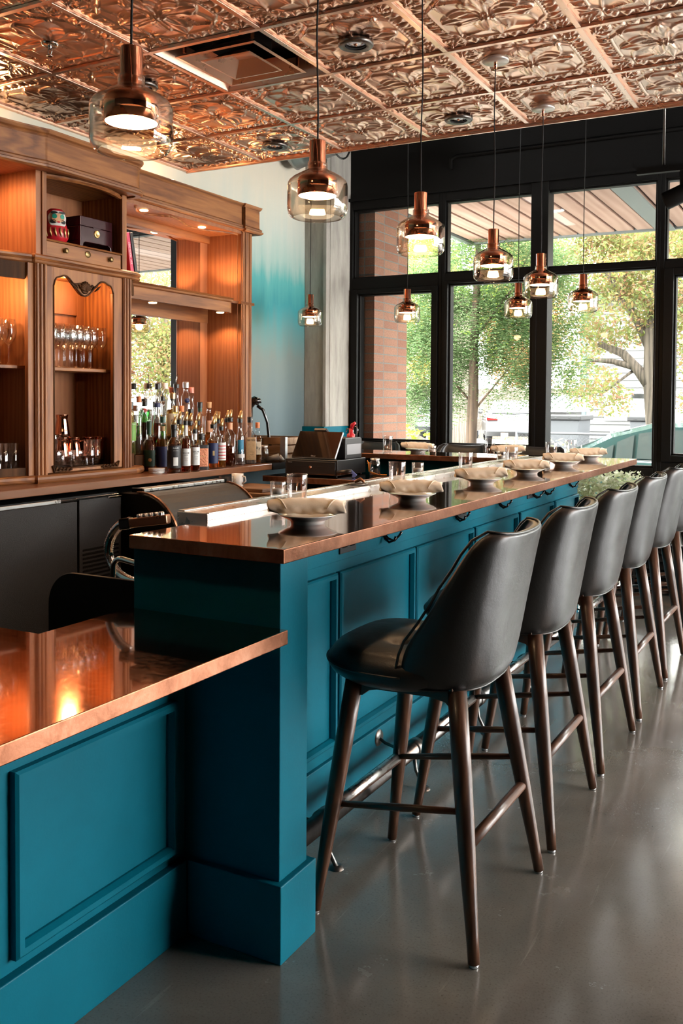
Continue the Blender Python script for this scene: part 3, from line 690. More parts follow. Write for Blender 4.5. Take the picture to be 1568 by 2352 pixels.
# copper bar top: straight run plus its return along the window side
t = thing('copper_bar_top', 'long polished copper bar top with a return towards the column, set with plates', 'bar top', (0,0,0))
mb = MB(); mb.prism([(BX1,1.946),(BX1,6.30),(-3.55,6.30),(-3.55,5.86),(BX0,5.86),(BX0,1.946)], BZ-.037, BZ)
o = mb.build('slab', ['copper_top', 'copper_edge'], t, bev=.0025)
for p in o.data.polygons: p.material_index = 0 if p.normal.z > .5 else 1
# drink rail of steel behind the bar
t = thing('steel_drink_rail', 'raised stainless steel rail running along the back edge of the copper bar', 'rail', (0,0,0))
mb = MB(); mb.box(-1.865, -1.747, 2.30, 5.85, 1.034, 1.088); mb.build('rail_box', 'steel', t, bev=.003)
mb = MB(); mb.box(-1.867, -1.842, 2.31, 5.85, 1.088, 1.092); mb.box(-1.759, -1.747, 2.31, 5.85, 1.086, 1.0895); mb.build('raised_lip', 'steel', t, bev=.001)
t = thing('underbar_station', 'stainless steel underbar sink unit behind the bar', 'sink unit', (0,0,0))
mb = MB(); mb.box(-2.06, -1.78, 2.15, 5.55, .10, .80); mb.build('cabinet', 'steel', t, bev=.005)
mb = MB(); mb.box(-2.08, -2.05, 2.15, 5.55, .80, .84); mb.box(-1.80, -1.76, 2.15, 5.55, .80, .92); mb.build('splash_lip', 'steel', t, bev=.004)
t = thing('splash_panel', 'black panel with a rounded top corner behind the lower copper counter', 'panel', (0,0,0))
mb = MB(); mb.prism([(-1.755,.0),(-1.755,.929)]+[(x, z) for x, z in arc(-2.0,.829,.10,90,180,10)]+[(-2.10,.0)], 1.992, 2.006, 'y'); mb.build('board', 'black_paint', t, bev=.002)
# soda gun and its braided hose
t = thing('soda_gun', 'bar soda gun with chrome buttons and ribbed steel hose at the bar end', 'soda gun', (0,0,0))
mb = MB(); mb.box(-.06, .06, -.02, .02, -.014, .014); R = Matrix.Translation((-1.85, 2.155, 1.075)) @ Matrix.Rotation(radians(-8), 4, 'Y') @ Matrix.Rotation(radians(20), 4, 'Z'); mb.xf(R); mb.build('handle', 'copper_dark', t, bev=.004)
mb = MB(); mb.box(-.092, -.058, -.02, .02, -.017, .017); mb.xf(R); mb.build('collar', 'black_gloss', t, bev=.004)
mb = MB()
for k in range(5):
    for s in (-.008, .008): mb.lathe([(.0065,.012),(.0065,.022),(.005,.024),(.0,.0245)], 10, (-.03+k*.017, s, 0))
mb.xf(R); mb.build('button', 'chrome', t)
P = []; S = [(-1.94,2.17,1.065),(-1.985,2.175,1.05),(-2.03,2.185,1.01),(-2.047,2.19,.965),(-2.035,2.19,.925),(-2.0,2.18,.90),(-1.955,2.165,.888),(-1.90,2.15,.885),(-1.84,2.14,.892),(-1.77,2.15,.91)]
for i in range(len(S)-1):
    a, b, c, d = [Vector(S[max(0, min(len(S)-1, i+q))]) for q in (-1, 0, 1, 2)]
    for q in range(12):
        u = q/12; P.append(.5*((2*b)+(c-a)*u+(2*a-5*b+4*c-d)*u*u+(3*b-a-3*c+d)*u**3))
MB().tube(P, [.0125+.003*(k % 2) for k in range(len(P))], 14).build('hose', 'chrome', t)
t = thing('bar_grab_pipe', 'bent chrome pipe beside the soda gun hose', 'pipe', (0,0,0))
MB().tube([(-1.935,2.09,.84),(-1.935,2.09,.93)]+[(-1.905-.03*cos(a), 2.09, .935+.03*sin(a)) for a in np.linspace(.2, pi/2, 6)]+[(-1.83,2.09,.955),(-1.74,2.09,.945)], .0085, 12).build('pipe', 'chrome', t)
# foot rail
t = thing('foot_rail', 'dark steel foot rail on curved brackets along the teal bar', 'foot rail', (0,0,0))
MB().tube([(-1.40,2.09,.152),(-1.40,6.1,.152)], .030, 24).build('pipe', 'iron', t)
for y in (2.435, 3.10, 3.76, 4.42, 5.08, 5.75):
    MB().tube([(-1.40,y-.022,.152),(-1.40,y+.022,.152)], .0345, 24).build('collar', 'iron', t)
    mb = MB(); mb.tube([(-1.40,y,.12),(-1.395,y+.005,.07),(-1.372,y+.012,.02),(-1.365,y+.015,.004)], [.008,.007,.007,.008], 10); mb.lathe([(.0,.010),(.018,.009),(.024,.0)], 18, (-1.365,y+.015,0)); mb.build('floor_bracket', 'iron', t)
    mb = MB(); mb.tube([(-1.548,y+.0,.165),(-1.52,y,.150),(-1.47,y,.138),(-1.42,y,.137)], .006, 10); mb.lathe([(.0,.007),(.028,.006),(.032,.0)], 22); n0 = len(mb.v)-66; mb.xf(Matrix.Translation((-1.548,y,.165)) @ Matrix.Rotation(pi/2, 4, 'Y'), n0); mb.build('wall_bracket', 'iron', t)

# ------------------------------------------------------------------ lower counter in front
t = thing('low_counter_cabinet', 'low teal panelled cabinet carrying the lower copper counter', 'cabinet', (0,0,0))
mb = MB(); mb.box(-1.72, -1.57, -1.2, 1.971, 0, .826); mb.box(-3.4, -1.72, .95, 1.0, 0, .826); mb.build('panel_wall', 'teal', t, bev=.002)
mb = MB(); mb.box(-1.575, -1.546, -1.2, 1.9505, 0, .204); mb.build('plinth', 'teal', t, bev=.003)
for a, b in ((1.379,1.921),(.745,1.29),(.11,.655),(-.525,.02)): moulding(t, -1.57, a, b, .232, .643, .027, .022)
t = thing('low_copper_counter', 'lower copper-clad counter with warm reflections of the glass shelves', 'counter', (0,0,0))
mb = MB(); mb.prism([(-1.231,-1.3),(-1.231,1.953),(-1.742,1.953),(-1.742,1.622),(-3.48,1.60),(-3.48,.9),(-1.742,.9),(-1.742,-1.3)], .828, .865)
o = mb.build('slab', ['copper_top', 'copper_edge'], t, bev=.0025)
for p in o.data.polygons: p.material_index = 0 if p.normal.z > .5 else 1

# ------------------------------------------------------------------ stools (local: +x towards the bar, y across)
def stool():
    t = thing('bar_stool', 'black leather bar stool', 'bar stool')
    def lerp(tab, z):
        for (a, va), (b, vb) in zip(tab, tab[1:]):
            if z <= b: q = max(0, (z-a)/(b-a)); q = q*q*(3-2*q)*.35+q*.65; return va+(vb-va)*q
        return tab[-1][1]
    FB = [(.655,-.192),(.685,-.222),(.76,-.238),(.85,-.252),(1.0,-.278),(1.09,-.298)]
    WD = [(.655,.20),(.685,.224),(.76,.243),(.84,.246),(.95,.234),(1.03,.222),(1.07,.205),(1.085,.17)]
    FR = [(.655,.02),(.70,.0),(.775,-.02),(.90,-.103),(1.034,-.178),(1.07,-.212),(1.085,-.238)]
    zs = [.656,.668,.69,.72,.76,.80,.85,.90,.95,1.0,1.04,1.065,1.08,1.086]
    nu = 28; V = []
    for z in zs:
        fb, w_, fr = lerp(FB, z), lerp(WD, z), lerp(FR, z); D = fr-fb; row = []
        for k in range(nu+1):
            th = (-1+2*k/nu)*pi/2; p = .62
            y = w_*math.copysign(abs(sin(th))**p, th) if th else 0; x = fr-D*abs(cos(th))**.72
            row.append((x, y, z - .012*(1-abs(k/nu*2-1))*(z > 1.06) + .012*(z > 1.06)))
        V.append(row)
    # outer and inner skins joined round the rim
    out = [p for r in V for p in r]; n = nu+1; m = len(zs)
    inn = []
    for i, r in enumerate(V):
        for k, (x, y, z) in enumerate(r):
            th = (-1+2*k/nu)*pi/2; g = .036 if zs[i] < 1.07 else .026
            inn.append((x+g*abs(cos(th))**.6+.002, y-g*1.05*math.copysign(abs(sin(th))**.8, th), z+(.0 if i < m-1 else .003)))
    fs = []
    for i in range(m-1):
        for k in range(nu):
            a = i*n+k; fs.append((a, a+1, a+n+1, a+n)); b = a+m*n; fs.append((b, b+n, b+n+1, b+1))
    o_ = m*n
    for k in range(nu): a = (m-1)*n+k; fs.append((a, a+1, o_+a+1, o_+a)); fs.append((k, o_+k, o_+k+1, k+1))
    for i in range(m-1):
        a = i*n; fs.append((a, a+n, o_+a+n, o_+a)); a = i*n+nu; fs.append((a, o_+a, o_+a+n, a+n))
    mb = MB(); mb.smooth = True; mb.add(out+inn, fs); mb.build('backrest', 'leather', t, sub=1)
    # piping along the outer rim
    rim = [V[i][0] for i in range(2, m)]+[V[m-1][k] for k in range(1, nu)]+[V[i][nu] for i in range(m-1, 1, -1)]
    rim = [(x+.006, y*.988, z+.002) for x, y, z in rim]
    MB().tube(rim, .0038, 8).build('piping', 'leather', t)
    low = [(x-.001, y*1.004, z) for x, y, z in V[1]]
    MB().tube(low, .0028, 6).build('piping', 'leather', t)
    # tufted seat pad
    nr, na = 18, 48; P = []; btn = [(.06,.085),(.06,-.085),(-.075,.085),(-.075,-.085)]
    def edge(a):
        c, s = cos(a), sin(a); p = .62 if c > 0 else .75
        return .045+(.225 if c > 0 else .225)*math.copysign(abs(c)**p, c), .246*math.copysign(abs(s)**p, s)
    def top(x, y):
        z = .758+.006*cos(y*6)-.30*max(0, x-.17)**1.45-.02*(abs(y)/.24)**4
        for bx, by in btn: d2 = (x-bx)**2+(y-by)**2; z -= .016*math.exp(-d2/.0006)+.008*math.exp(-d2/.004)
        return z
    vs = [(.045, 0, top(.045, 0))]
    for i in range(1, nr+1):
        q = i/nr
        for k in range(na):
            ex, ey = edge(2*pi*k/na); x = .045+(ex-.045)*q; y = ey*q; z = top(x, y)-.034*max(0, (q-.80)/.2)**2.2; vs.append((x, y, z))
    ring0 = 1+(nr-1)*na
    fs = [(0, 1+k, 1+(k+1) % na) for k in range(na)]
    for i in range(nr-1):
        for k in range(na): a = 1+i*na+k; b = 1+i*na+(k+1) % na; fs.append((a, a+na, b+na, b))
    for j, (s, dz) in enumerate(((.995,-.016),(.95,-.034),(.86,-.050),(.72,-.060),(.5,-.064))):
        for k in range(na):
            ex, ey = edge(2*pi*k/na); base = top(ex, ey)-.034; vs.append((.045+(ex-.045)*s, ey*s, base+dz*(1 if ex > 0 else 1)))
        for k in range(na): a = 1+(nr-1+j)*na+k; b = 1+(nr-1+j)*na+(k+1) % na; fs.append((a, a+na, b+na, b))
    a0 = 1+(nr+4)*na; fs.append(tuple(a0+k for k in range(na)))
    mb = MB(); mb.smooth = True; mb.add(vs, fs); mb.build('seat', 'leather', t)
    pp = [(.045+(edge(2*pi*k/na)[0]-.045)*1.004, edge(2*pi*k/na)[1]*1.004, top(*edge(2*pi*k/na))-.036) for k in range(na) if edge(2*pi*k/na)[0] > -.02]
    pp = [p for p in pp if p[1] <= 0][::1]; pp = sorted([(.045+(edge(a)[0]-.045)*1.004, edge(a)[1]*1.004, top(*edge(a))-.037) for a in np.linspace(-1.75, 1.75, 60)], key=lambda p: 0)
    MB().tube(pp, .0033, 6).build('piping', 'leather', t)
    for bx, by in btn: MB().lathe([(.0,.004),(.006,.003),(.009,.0)], 12, (bx, by, top(bx, by)-.001)).build('button', 'leather', t)
    # legs
    def leg(a, b, r0, r1):
        a, b = Vector(a), Vector(b); MBo = MB(); pts = [a.lerp(b, q) for q in (0, .3, .6, .9, 1)]
        MBo.tube(pts, [r0, r0*.97+r1*.03, r0*.62+r1*.38, r1*1.02, r1*.97], 20); o = MBo.build('leg', 'walnut', t)
        mb = MB(); mb.lathe([(.0,0),(.011,.0),(.0125,.004),(.011,.009),(.0,.009)], 16, (b.x, b.y, 0)); mb.build('glide', 'silver_plastic', o); return a, b
    fl = leg((.150,-.182,.668), (.235,-.243,.008), .0255, .0155); f2 = leg((.150,.182,.668), (.240,.243,.008), .0255, .0155)
    rl = leg((-.152,-.170,.668), (-.250,-.272,.008), .0265, .016); r2 = leg((-.152,.170,.668), (-.246,.272,.008), .0265, .016)
    at = lambda l, z: l[0].lerp(l[1], (l[0].z-z)/(l[0].z-l[1].z))
    a, b = at(fl, .292), at(f2, .292); MB().tube([a, b], .0155, 16).build('front_stretcher', 'walnut_y', t)
    mb = MB(); mb.tube([a.lerp(b,.045)+Vector((0,0,.0025)), a.lerp(b,.955)+Vector((0,0,.0025))], .0158, 20); mb.build('foot_plate', 'steel', t)
    a, b = at(rl, .282), at(r2, .282); MB().tube([a, b], .0155, 16).build('rear_stretcher', 'walnut_y', t)
    for s, l1, l2 in ((-1, fl, rl), (1, f2, r2)):
        p, q = at(l1, .300), at(l2, .368); p = p+Vector((0, .02*-s*.9, 0)); q = q+Vector((0, 0, 0))
        MB().tube([p, p.lerp(q,.5), q], [.0085,.0105,.0085], 12).build('side_stretcher', 'walnut_x', t)
    for s in (-1, 1):
        y = s*.176; pl = [(.150,.692),(-.145,.692),(-.145,.62),(-.138,.622),(-.125,.636),(-.08,.644),(.08,.640),(.105,.634),(.125,.618),(.150,.616)]
        mb = MB(); mb.prism(pl, y-.011, y+.011, 'y'); mb.build('apron', 'walnut_x', t, bev=.002)
    for x, z0 in ((.15,.625),(-.140,.655)):
        mb = MB(); w_ = .19 if x > 0 else .165; mb.prism([(-w_,.685),(w_,.685),(w_,z0-.01),(w_-.03,z0),(.11,z0+.02),(-.11,z0+.02),(-w_+.03,z0),(-w_,z0-.01)], x-.011, x+.011, 'x'); mb.build('apron', 'walnut_y', t, bev=.002)
    mb = MB(); mb.box(-.15, .14, -.16, .16, .668, .70); mb.build('seat_board', 'walnut', t)
    return t
SY = [2.455, 3.14, 3.832, 4.537, 5.24, 5.945]
SL = ['nearest black leather bar stool, shown whole with wooden legs and tufted seat', 'second black leather stool from the teal end post', 'third black leather stool from the teal end post', 'fourth black leather stool from the teal end post',
      'fifth black leather stool from the end post, before the white flowers', 'last black leather stool of the row, cut by the frame edge']
root = stool()
for k, y in enumerate(SY):
    o = root if k == 0 else dup(root); o.location = (-1.06, y, 0); o.rotation_euler = (0, 0, pi+radians((0,.6,-.5,.4,-.4,.3)[k])); o['label'] = SL[k]; o['group'] = 'bar stools along the teal bar'
for x, lab in ((-3.50, 'black bar stool behind the copper return, seen beside the brick pier'), (-2.73, 'black bar stool behind the copper return, below the locust tree trunk'), (-2.11, 'black bar stool behind the copper return, below the wide mullion')):
    o = dup(root, (x, 6.72, 0), -pi/2, lab, 'bar stools on the window side')
# ------------------------------------------------------------------ place settings
def plate():
    t = thing('side_plate', 'plate', 'plate'); mb = MB()
    mb.lathe([(.0,.004),(.046,.004),(.048,.0),(.052,.0),(.053,.008),(.062,.014),(.088,.026),(.0905,.0285),(.089,.0295),(.06,.0175),(.04,.010),(.0,.009)], 56); mb.build('dish', 'ceramic', t); return t
def napkin(seed):
    """folded cloth rolled to a long tapered wrap that sags over the plate"""
    rn = random.Random(seed); t = thing('napkin', 'napkin', 'napkin'); n, m = 44, 26; V = []
    ph = rn.uniform(0, 6)
    for i in range(n+1):
        u = i/n*2-1; x = u*.116
        w = .043-.010*abs(u)**2; h = .044-.012*abs(u)**3
        for k in range(m):
            a = 2*pi*k/m; ca, sa = cos(a), sin(a)
            y = w*math.copysign(abs(ca)**.8, ca); z = .012+h*(.55+.55*math.copysign(abs(sa)**.9, sa))
            wr = .0018*sin(9*u+2*a+ph)+.0013*sin(21*u-3*a+ph*2)
            y += wr*.5+.004*sin(3*u+ph); z += wr*.5+.010*u*u+.003*sin(2.2*u+ph)
            V.append((x+.004*sin(a*2)*abs(u), y, z+.004))
    fs = []
    for i in range(n):
        for k in range(m): k2 = (k+1) % m; fs.append((i*m+k, i*m+k2, (i+1)*m+k2, (i+1)*m+k))
    # rolled ends go back inside like a scroll
    def scroll(i, s):
        base = len(V); ring = [V[i*m+k] for k in range(m)]; c = Vector((ring[0][0], sum(p[1] for p in ring)/m, sum(p[2] for p in ring)/m)); prev = i*m
        for q, (sc, dx) in enumerate(((.80,.0),(.74,-.012),(.5,-.004),(.3,-.02),(.1,-.02))):
            o = len(V)
            for k in range(m): p = Vector(ring[k]); d = c+(p-c)*sc; V.append((d.x+s*dx, d.y, d.z))
            for k in range(m): k2 = (k+1) % m; fs.append((prev+k, prev+k2, o+k2, o+k) if s < 0 else (prev+k, o+k, o+k2, prev+k2))
            prev = o
        fs.append(tuple(prev+k for k in range(m)))
    scroll(n, 1); scroll(0, -1)
    mb = MB(); mb.smooth = True; mb.add(V, fs); mb.build('cloth', 'napkin', t)
    # the diagonal outer fold with its hem
    for s in (-1, 1):
        W = []; 
        for j in range(2):
            for q in range(17):
                a = -.15+q/16*2.6; u = s*(.50+.34*(q/16)*(1 if s > 0 else 1)+j*.035*0)+s*j*.045
                w = (.043-.010*abs(u)**2)*1.045; h = (.044-.012*abs(u)**3)
                W.append((u*.116, -w*math.copysign(abs(cos(a))**.8, cos(a))+.004*sin(3*u+ph), .0165+h*(.55+.585*math.copysign(abs(sin(a))**.9, sin(a)))+.010*u*u+.003*sin(2.2*u+ph)))
        fs2 = [(q, q+1, 17+q+1, 17+q) for q in range(16)]
        mb = MB(); mb.smooth = True; mb.add(W, fs2); o = mb.build('fold', 'napkin', t); sd = o.modifiers.new('th', 'SOLIDIFY'); sd.thickness = .0022
    return t
def tumbler():
    t = thing('water_glass', 'glass', 'glass'); mb = MB()
    mb.lathe([(.0,.0),(.030,.0),(.0325,.003),(.0365,.116),(.036,.118),(.0345,.117),(.0305,.014),(.0,.012)], 40); mb.build('tumbler', 'tumbler_glass', t); return t
def votive():
    t = thing('votive_glass', 'glass', 'candle glass'); mb = MB()
    mb.lathe([(.0,.0),(.026,.0),(.028,.003),(.029,.058),(.0285,.060),(.026,.060),(.0245,.016),(.0,.014)], 36); mb.build('cup', 'tumbler_glass', t)
    mb = MB(); mb.lathe([(.0,.016),(.022,.016),(.0225,.034),(.0,.035)], 24); mb.build('candle', 'ceramic', t); return t
PLT = [(-1.447,2.405,'nearest white footed plate on the copper bar'), (-1.447,3.165,'second white plate from the near end of the copper bar'), (-1.46,3.95,'third white plate from the near end of the copper bar'), (-1.465,4.63,'fourth white plate from the near end of the copper bar'), (-1.475,5.36,'fifth white plate along the copper bar'), (-1.50,6.06,'white plate at the far corner of the copper bar'),
       (-2.76,6.13,'white plate on the copper return, before the brick pier side window'), (-2.07,6.13,'white plate on the copper return, under the wide mullion')]
p0 = plate(); naps = [napkin(s) for s in (3, 8, 14)]
ng = ['nearest rolled cream napkin, lying across a plate', 'second rolled cream napkin from the near bar end', 'third rolled cream napkin from the near bar end', 'fourth rolled cream napkin from the near bar end', 'fifth rolled cream napkin along the bar', 'rolled cream napkin at the far bar corner in front of the green car', 'rolled cream napkin on the copper return, near the brick side', 'rolled cream napkin on the copper return, under the wide mullion']
for k, (x, y, lab) in enumerate(PLT):
    o = p0 if k == 0 else dup(p0); o.location = (x, y, BZ); o['label'] = lab; o['group'] = 'plates set along the bar'
    q = naps[k] if k < 3 else dup(naps[k % 3]); q.location = (x-.005, y, BZ+.009); q.rotation_euler = (0, radians((1,0,-1,0,1,0,2,-1)[k]), radians((30,27,24,22,20,18,16,14)[k])); q['label'] = ng[k]; q['group'] = 'napkins on the plates'
g0 = tumbler()
for k, (x, y, lab) in enumerate(((-1.69,2.735,'nearest clear water glass, behind the first plate'), (-1.68,3.52,'clear water glass behind the second plate on the bar'), (-1.70,4.36,'clear water glass behind the third plate on the bar'), (-1.69,5.05,'clear water glass behind the fourth plate on the bar'), (-1.66,5.74,'clear water glass behind the fifth plate on the bar'), (-1.66,6.22,'clear water glass at the far bar corner in front of the car'), (-2.98,6.08,'clear water glass on the copper return in front of the brick'), (-2.20,6.10,'clear water glass on the copper return, beside the wide mullion'))):
    o = g0 if k == 0 else dup(g0); o.location = (x, y, BZ); o['label'] = lab; o['group'] = 'water glasses on the bar'
v0 = votive()
for k, (x, y, z, lab) in enumerate(((-1.81,2.80,1.088,'small glass on the steel rail behind the nearest water glass'), (-1.81,4.02,1.088,'small glass on the steel rail between the second and third plates'), (-1.81,5.22,1.088,'small glass on the steel rail near the far corner'), (-2.60,6.02,BZ,'small glass on the copper return beside a napkin'))):
    o = v0 if k == 0 else dup(v0); o.location = (x, y, z); o['label'] = lab; o['group'] = 'votive glasses'
t = thing('flower_box', 'planter of pale white-green flowers beyond the far bar end', 'planter', (0,0,0))
MB().box(-1.84, -1.36, 6.90, 7.08, .40, .66).build('planter_box', 'white_paint', t, bev=.01)
mb = MB(); mb.box(-1.86, -1.82, 6.95, 6.99, 0, .40); mb.box(-1.42, -1.38, 6.95, 6.99, 0, .40); mb.build('stand', 'black_paint', t)
n = 2600; c = np.stack([RNG.uniform(-1.90,-1.34,n), RNG.uniform(6.82,7.10,n), .63+RNG.beta(1.5,1.5,n)*.30], 1)
def leafcards(c, size, flat=.4):
    """one small pointed leaf per centre, four corners each"""
    n = len(c); d = RNG.normal(size=(n,3)); d[:,2] *= flat; d /= np.linalg.norm(d, axis=1, keepdims=True); e = RNG.normal(size=(n,3)); e -= (e*d).sum(1, keepdims=True)*d; e /= np.linalg.norm(e, axis=1, keepdims=True)
    s = size*RNG.uniform(.6,1.3,(n,1)) if np.isscalar(size) else size[:,None]*RNG.uniform(.7,1.2,(n,1))
    v = np.stack([c, c+d*s+e*s*.42, c+d*s*2, c+d*s-e*s*.42], 1).reshape(-1, 3); return v, np.arange(4*n).reshape(n, 4)
v, f = leafcards(c, .022); rawmesh('flowers', v, f, 'leaf_pale', parent=t)
# ------------------------------------------------------------------ back bar counter and hutch
CT = 1.0
t = thing('back_bar_counter', 'long brown wooden back counter under the oak cabinet and the bottles', 'counter', (0,0,0))
MB().box(WL+.001, -3.54, 1.0, 5.40, .958, CT).build('slab', 'counter_wood', t, bev=.004)
def fluted(mb, x, y0, y1, z0, z1, d=.012, n=3):
    """post front with vertical reeds, facing +x"""
    mb.box(x-.05, x, y0, y1, z0, z1); w = (y1-y0)/n
    for k in range(n): 
        c = y0+(k+.5)*w; mb.prism([(x+d*.9*sin(pi*q/6), c-w*.42*cos(pi*q/6)) for q in range(7)], z0, z1, 'z')
def concave(y):   # front line of the curved middle bay
    return -.085*(1-((y-2.95)/.5)**2) if y < 3.45 else 0
CP = lambda x, ys: [(x+concave(y), y, 0) for y in ys]
YS = list(np.linspace(2.45, 3.45, 17))
LEDGE = [(-.05,0),(.0,0),(.012,.006),(.016,.016),(.008,.022),(.018,.030),(.020,.040),(.012,.048),(-.05,.048)]
CROWN_B = [(-.02,0),(.012,0),(.022,.008),(.024,.018),(.014,.024),(.018,.034),(.006,.044),(-.02,.05)]
h = thing('oak_cabinet', 'tall carved oak back bar cabinet with curved crown, glazed bays and mirror', 'cabinet', (0,0,0))
# base mould, following curve, post breaks and quarter-round end
def path(off, end=True, y0=2.45):
    P = [(-3.735+off+concave(y), y, 0) for y in YS if y >= y0]+[(-3.72+off, 3.452, 0), (-3.72+off, 4.175+off, 0)]
    return P
BASE = [(-.06,0),(.010,0),(.018,.008),(.021,.020),(.018,.032),(.010,.040),(-.06,.045)]
mb = MB(); mb.sweep(BASE, [(x, y, CT) for x, y, z in path(.01)][::-1] if False else [(x, y, CT) for x, y, z in path(.01)]); mb.build('base_mould', 'oak_y', h)
mb = MB(); q = [(-3.72-.34*(1-cos(a)) , 4.17+.27*sin(a), CT) for a in np.linspace(0, pi/2, 12)]; mb.sweep(BASE, q); mb.build('base_mould', 'oak_y', h)
# fluted posts
for y0, y1 in ((3.452, 3.53), (4.105, 4.172)):
    mb = MB(); fluted(mb, -3.722, y0, y1, CT+.04, 2.14); mb.build('fluted_post', 'oak', h, bev=.001)
# case body
mb = MB(); mb.box(WL+.01, -3.735, 3.47, 3.515, CT, 2.66); mb.build('side_panel', 'oak_panel', h)
mb = MB(); mb.box(WL+.01, -3.735, 4.115, 4.15, CT, 2.62); mb.build('side_panel', 'oak', h)
mb = MB(); mb.box(WL+.01, -4.05, 2.4, 4.15, CT, 2.66); mb.build('back_panel', 'oak_panel', h)
mb = MB()
for y0, y1 in ((3.50, 3.56), (4.06, 4.12), (2.4, 2.5), (3.40, 3.47)): mb.box(-4.05, -4.035, y0, y1, CT, 2.1)
for y0, y1 in ((3.5, 4.12), (2.45, 3.47)): mb.box(-4.05, -4.036, y0, y1, 1.93, 2.12); mb.box(-4.05, -4.036, y0, y1, CT, 1.06)
mb.build('back_frame', 'oak_panel', h, bev=.002)
MB().box(-4.05, -3.78, 3.51, 4.12, 1.592, 1.611).build('shelf', 'oak_y', h, bev=.003)
mb = MB(); mb.prism([(-4.05, 2.45)]+[(-3.80+concave(y), y) for y in YS]+[(-3.80, 3.475), (-4.05, 3.475)], 1.596, 1.613); mb.build('shelf', 'oak_y', h, bev=.002)
mb = MB(); mb.box(-4.05, -3.76, 3.51, 4.12, CT+.045, CT+.06); mb.prism([(-4.05, 2.45)]+[(-3.78+concave(y), y) for y in YS]+[(-3.78, 3.475), (-4.05, 3.475)], CT+.045, CT+.06); mb.build('case_floor', 'oak_dark', h)
mb = MB(); mb.box(-4.05, -3.74, 3.51, 4.12, 2.12, 2.145); mb.prism([(-4.05, 2.45)]+[(-3.77+concave(y), y) for y in YS]+[(-3.77, 3.475), (-4.05, 3.475)], 2.12, 2.145); mb.build('case_ceiling', 'oak_y', h)
# curved bay rails
for z0, z1, m in ((CT+.04, 1.082, 'oak_dark'), (2.055, 2.14, 'oak_dark')):
    mb = MB(); mb.sweep([(-.022,0),(0,0),(0,z1-z0),(-.022,z1-z0)], [(-3.742+concave(y), y, z0) for y in YS]); mb.build('curved_rail', m, h)
MB().box(-3.76, -3.735, 3.415, 3.455, CT+.04, 2.14).build('bay_stile', 'oak', h, bev=.002)
# glazed door of the right bay
zd0, zd1, yd0, yd1 = CT+.047, 2.138, 3.533, 4.103
oy0, oy1, oz0, oz1 = 3.582, 4.030, 1.066, 2.035
mb = MB(); X = -3.728
mb.prism([(yd0,zd0),(oy0,zd0),(oy0,zd1),(yd0,zd1)], X-.022, X, 'x'); mb.prism([(oy1,zd0),(yd1,zd0),(yd1,zd1),(oy1,zd1)], X-.022, X, 'x'); mb.prism([(oy0,zd0),(oy1,zd0),(oy1,oz0),(oy0,oz0)], X-.022, X, 'x')
c = (oy0+oy1)/2; cur = []
for i in range(41):
    y = oy0+(oy1-oy0)*i/40; s = (y-c)/((oy1-oy0)/2); cur.append((y, oz1+.045*(1-.0)-.075*math.exp(-(s/.33)**2)+.022*math.exp(-((abs(s)-.62)/.2)**2)-.04*max(0, abs(s)-.93)/.07))
mb.prism(cur+[(oy1,zd1),(oy0,zd1)], X-.022, X, 'x')
d = mb.build('door', 'oak', h, bev=.0015)
mb = MB(); mb.tube([(X+.001, y, z) for y, z in cur], .005, 8)
for y in (oy0, oy1): mb.tube([(X+.001, y, oz0), (X+.001, y, cur[0][1])], .0045, 8)
mb.tube([(X+.001, oy0, oz0), (X+.001, oy1, oz0)], .0045, 8); mb.build('door_bead', 'oak_dark', d)
# carved shell and leaves
mb = MB(); cz = 2.045
for k in range(9):
    a = radians(20+k*17.5); L = .052-.008*abs(k-4)/4
    mb.tube([(X+.004, c, cz-.012), (X+.012, c+cos(a)*L*.6, cz-.012+sin(a)*L*.6), (X+.006, c+cos(a)*L, cz-.012+sin(a)*L)], [.004,.0085,.005], 8)
for s in (-1, 1):
    for q in range(3): mb.tube([(X+.003, c+s*(.03+.022*q), cz+.0-.004*q), (X+.010, c+s*(.05+.022*q), cz+.022-.006*q), (X+.004, c+s*(.075+.022*q), cz+.018+.004*q)], [.003,.0065,.002], 8)
mb.tube([(X+.004, c+.02*cos(a), cz-.014+.01*sin(a)) for a in np.linspace(0, 2*pi, 16)], .005, 8); mb.build('carved_shell', 'oak_dark', d)
for y, s in ((yd0+.045, 1), (yd1-.045, -1)):
    mb = MB()
    for q in range(5):
        y_ = y+s*q*.026; mb.tube([(X+.003, y_, 1.05+.0), (X+.011, y_+s*.014, 1.062+.012*(4-q)/4), (X+.003, y_+s*.026, 1.057)], [.003,.008,.002], 8)
    mb.tube([(X+.003, y+s*.13, 1.055), (X+.006, y, 1.05), (X+.006, y-s*.01, 1.085)], [.002,.005,.007], 8); mb.build('carved_leaf', 'oak_dark', d)
# ledge above the glazed bays, continuing round the open end shelf
mb = MB(); mb.sweep(LEDGE, [(-3.742+concave(y), y, 2.14) for y in YS]+[(-3.728, 3.455, 2.14), (-3.728, 4.172, 2.14)]); mb.prism([(-4.05, 2.45)]+[(-3.76+concave(y), y) for y in YS]+[(-3.75, 4.172), (-4.05, 4.172)], 2.142, 2.186); mb.build('ledge', 'oak_y', h)
E4 = [(-3.728-.30*(1-cos(a)), 4.172+.215*sin(a)) for a in np.linspace(0, pi/2, 14)]
mb = MB(); mb.sweep(LEDGE, [(x, y, 2.14) for x, y in E4]); mb.prism([(-4.05, 4.172)]+E4+[(-4.05, E4[-1][1])], 2.15, 2.185); mb.build('end_shelf', 'oak_y', h)
E5 = [(x-.015, y-.012) for x, y in E4]
mb = MB(); mb.sweep([(-.014,0),(0,0),(0,.084),(-.014,.084)], [(x, y, 2.056) for x, y in E5]); mb.build('end_band', 'oak_dark', h)
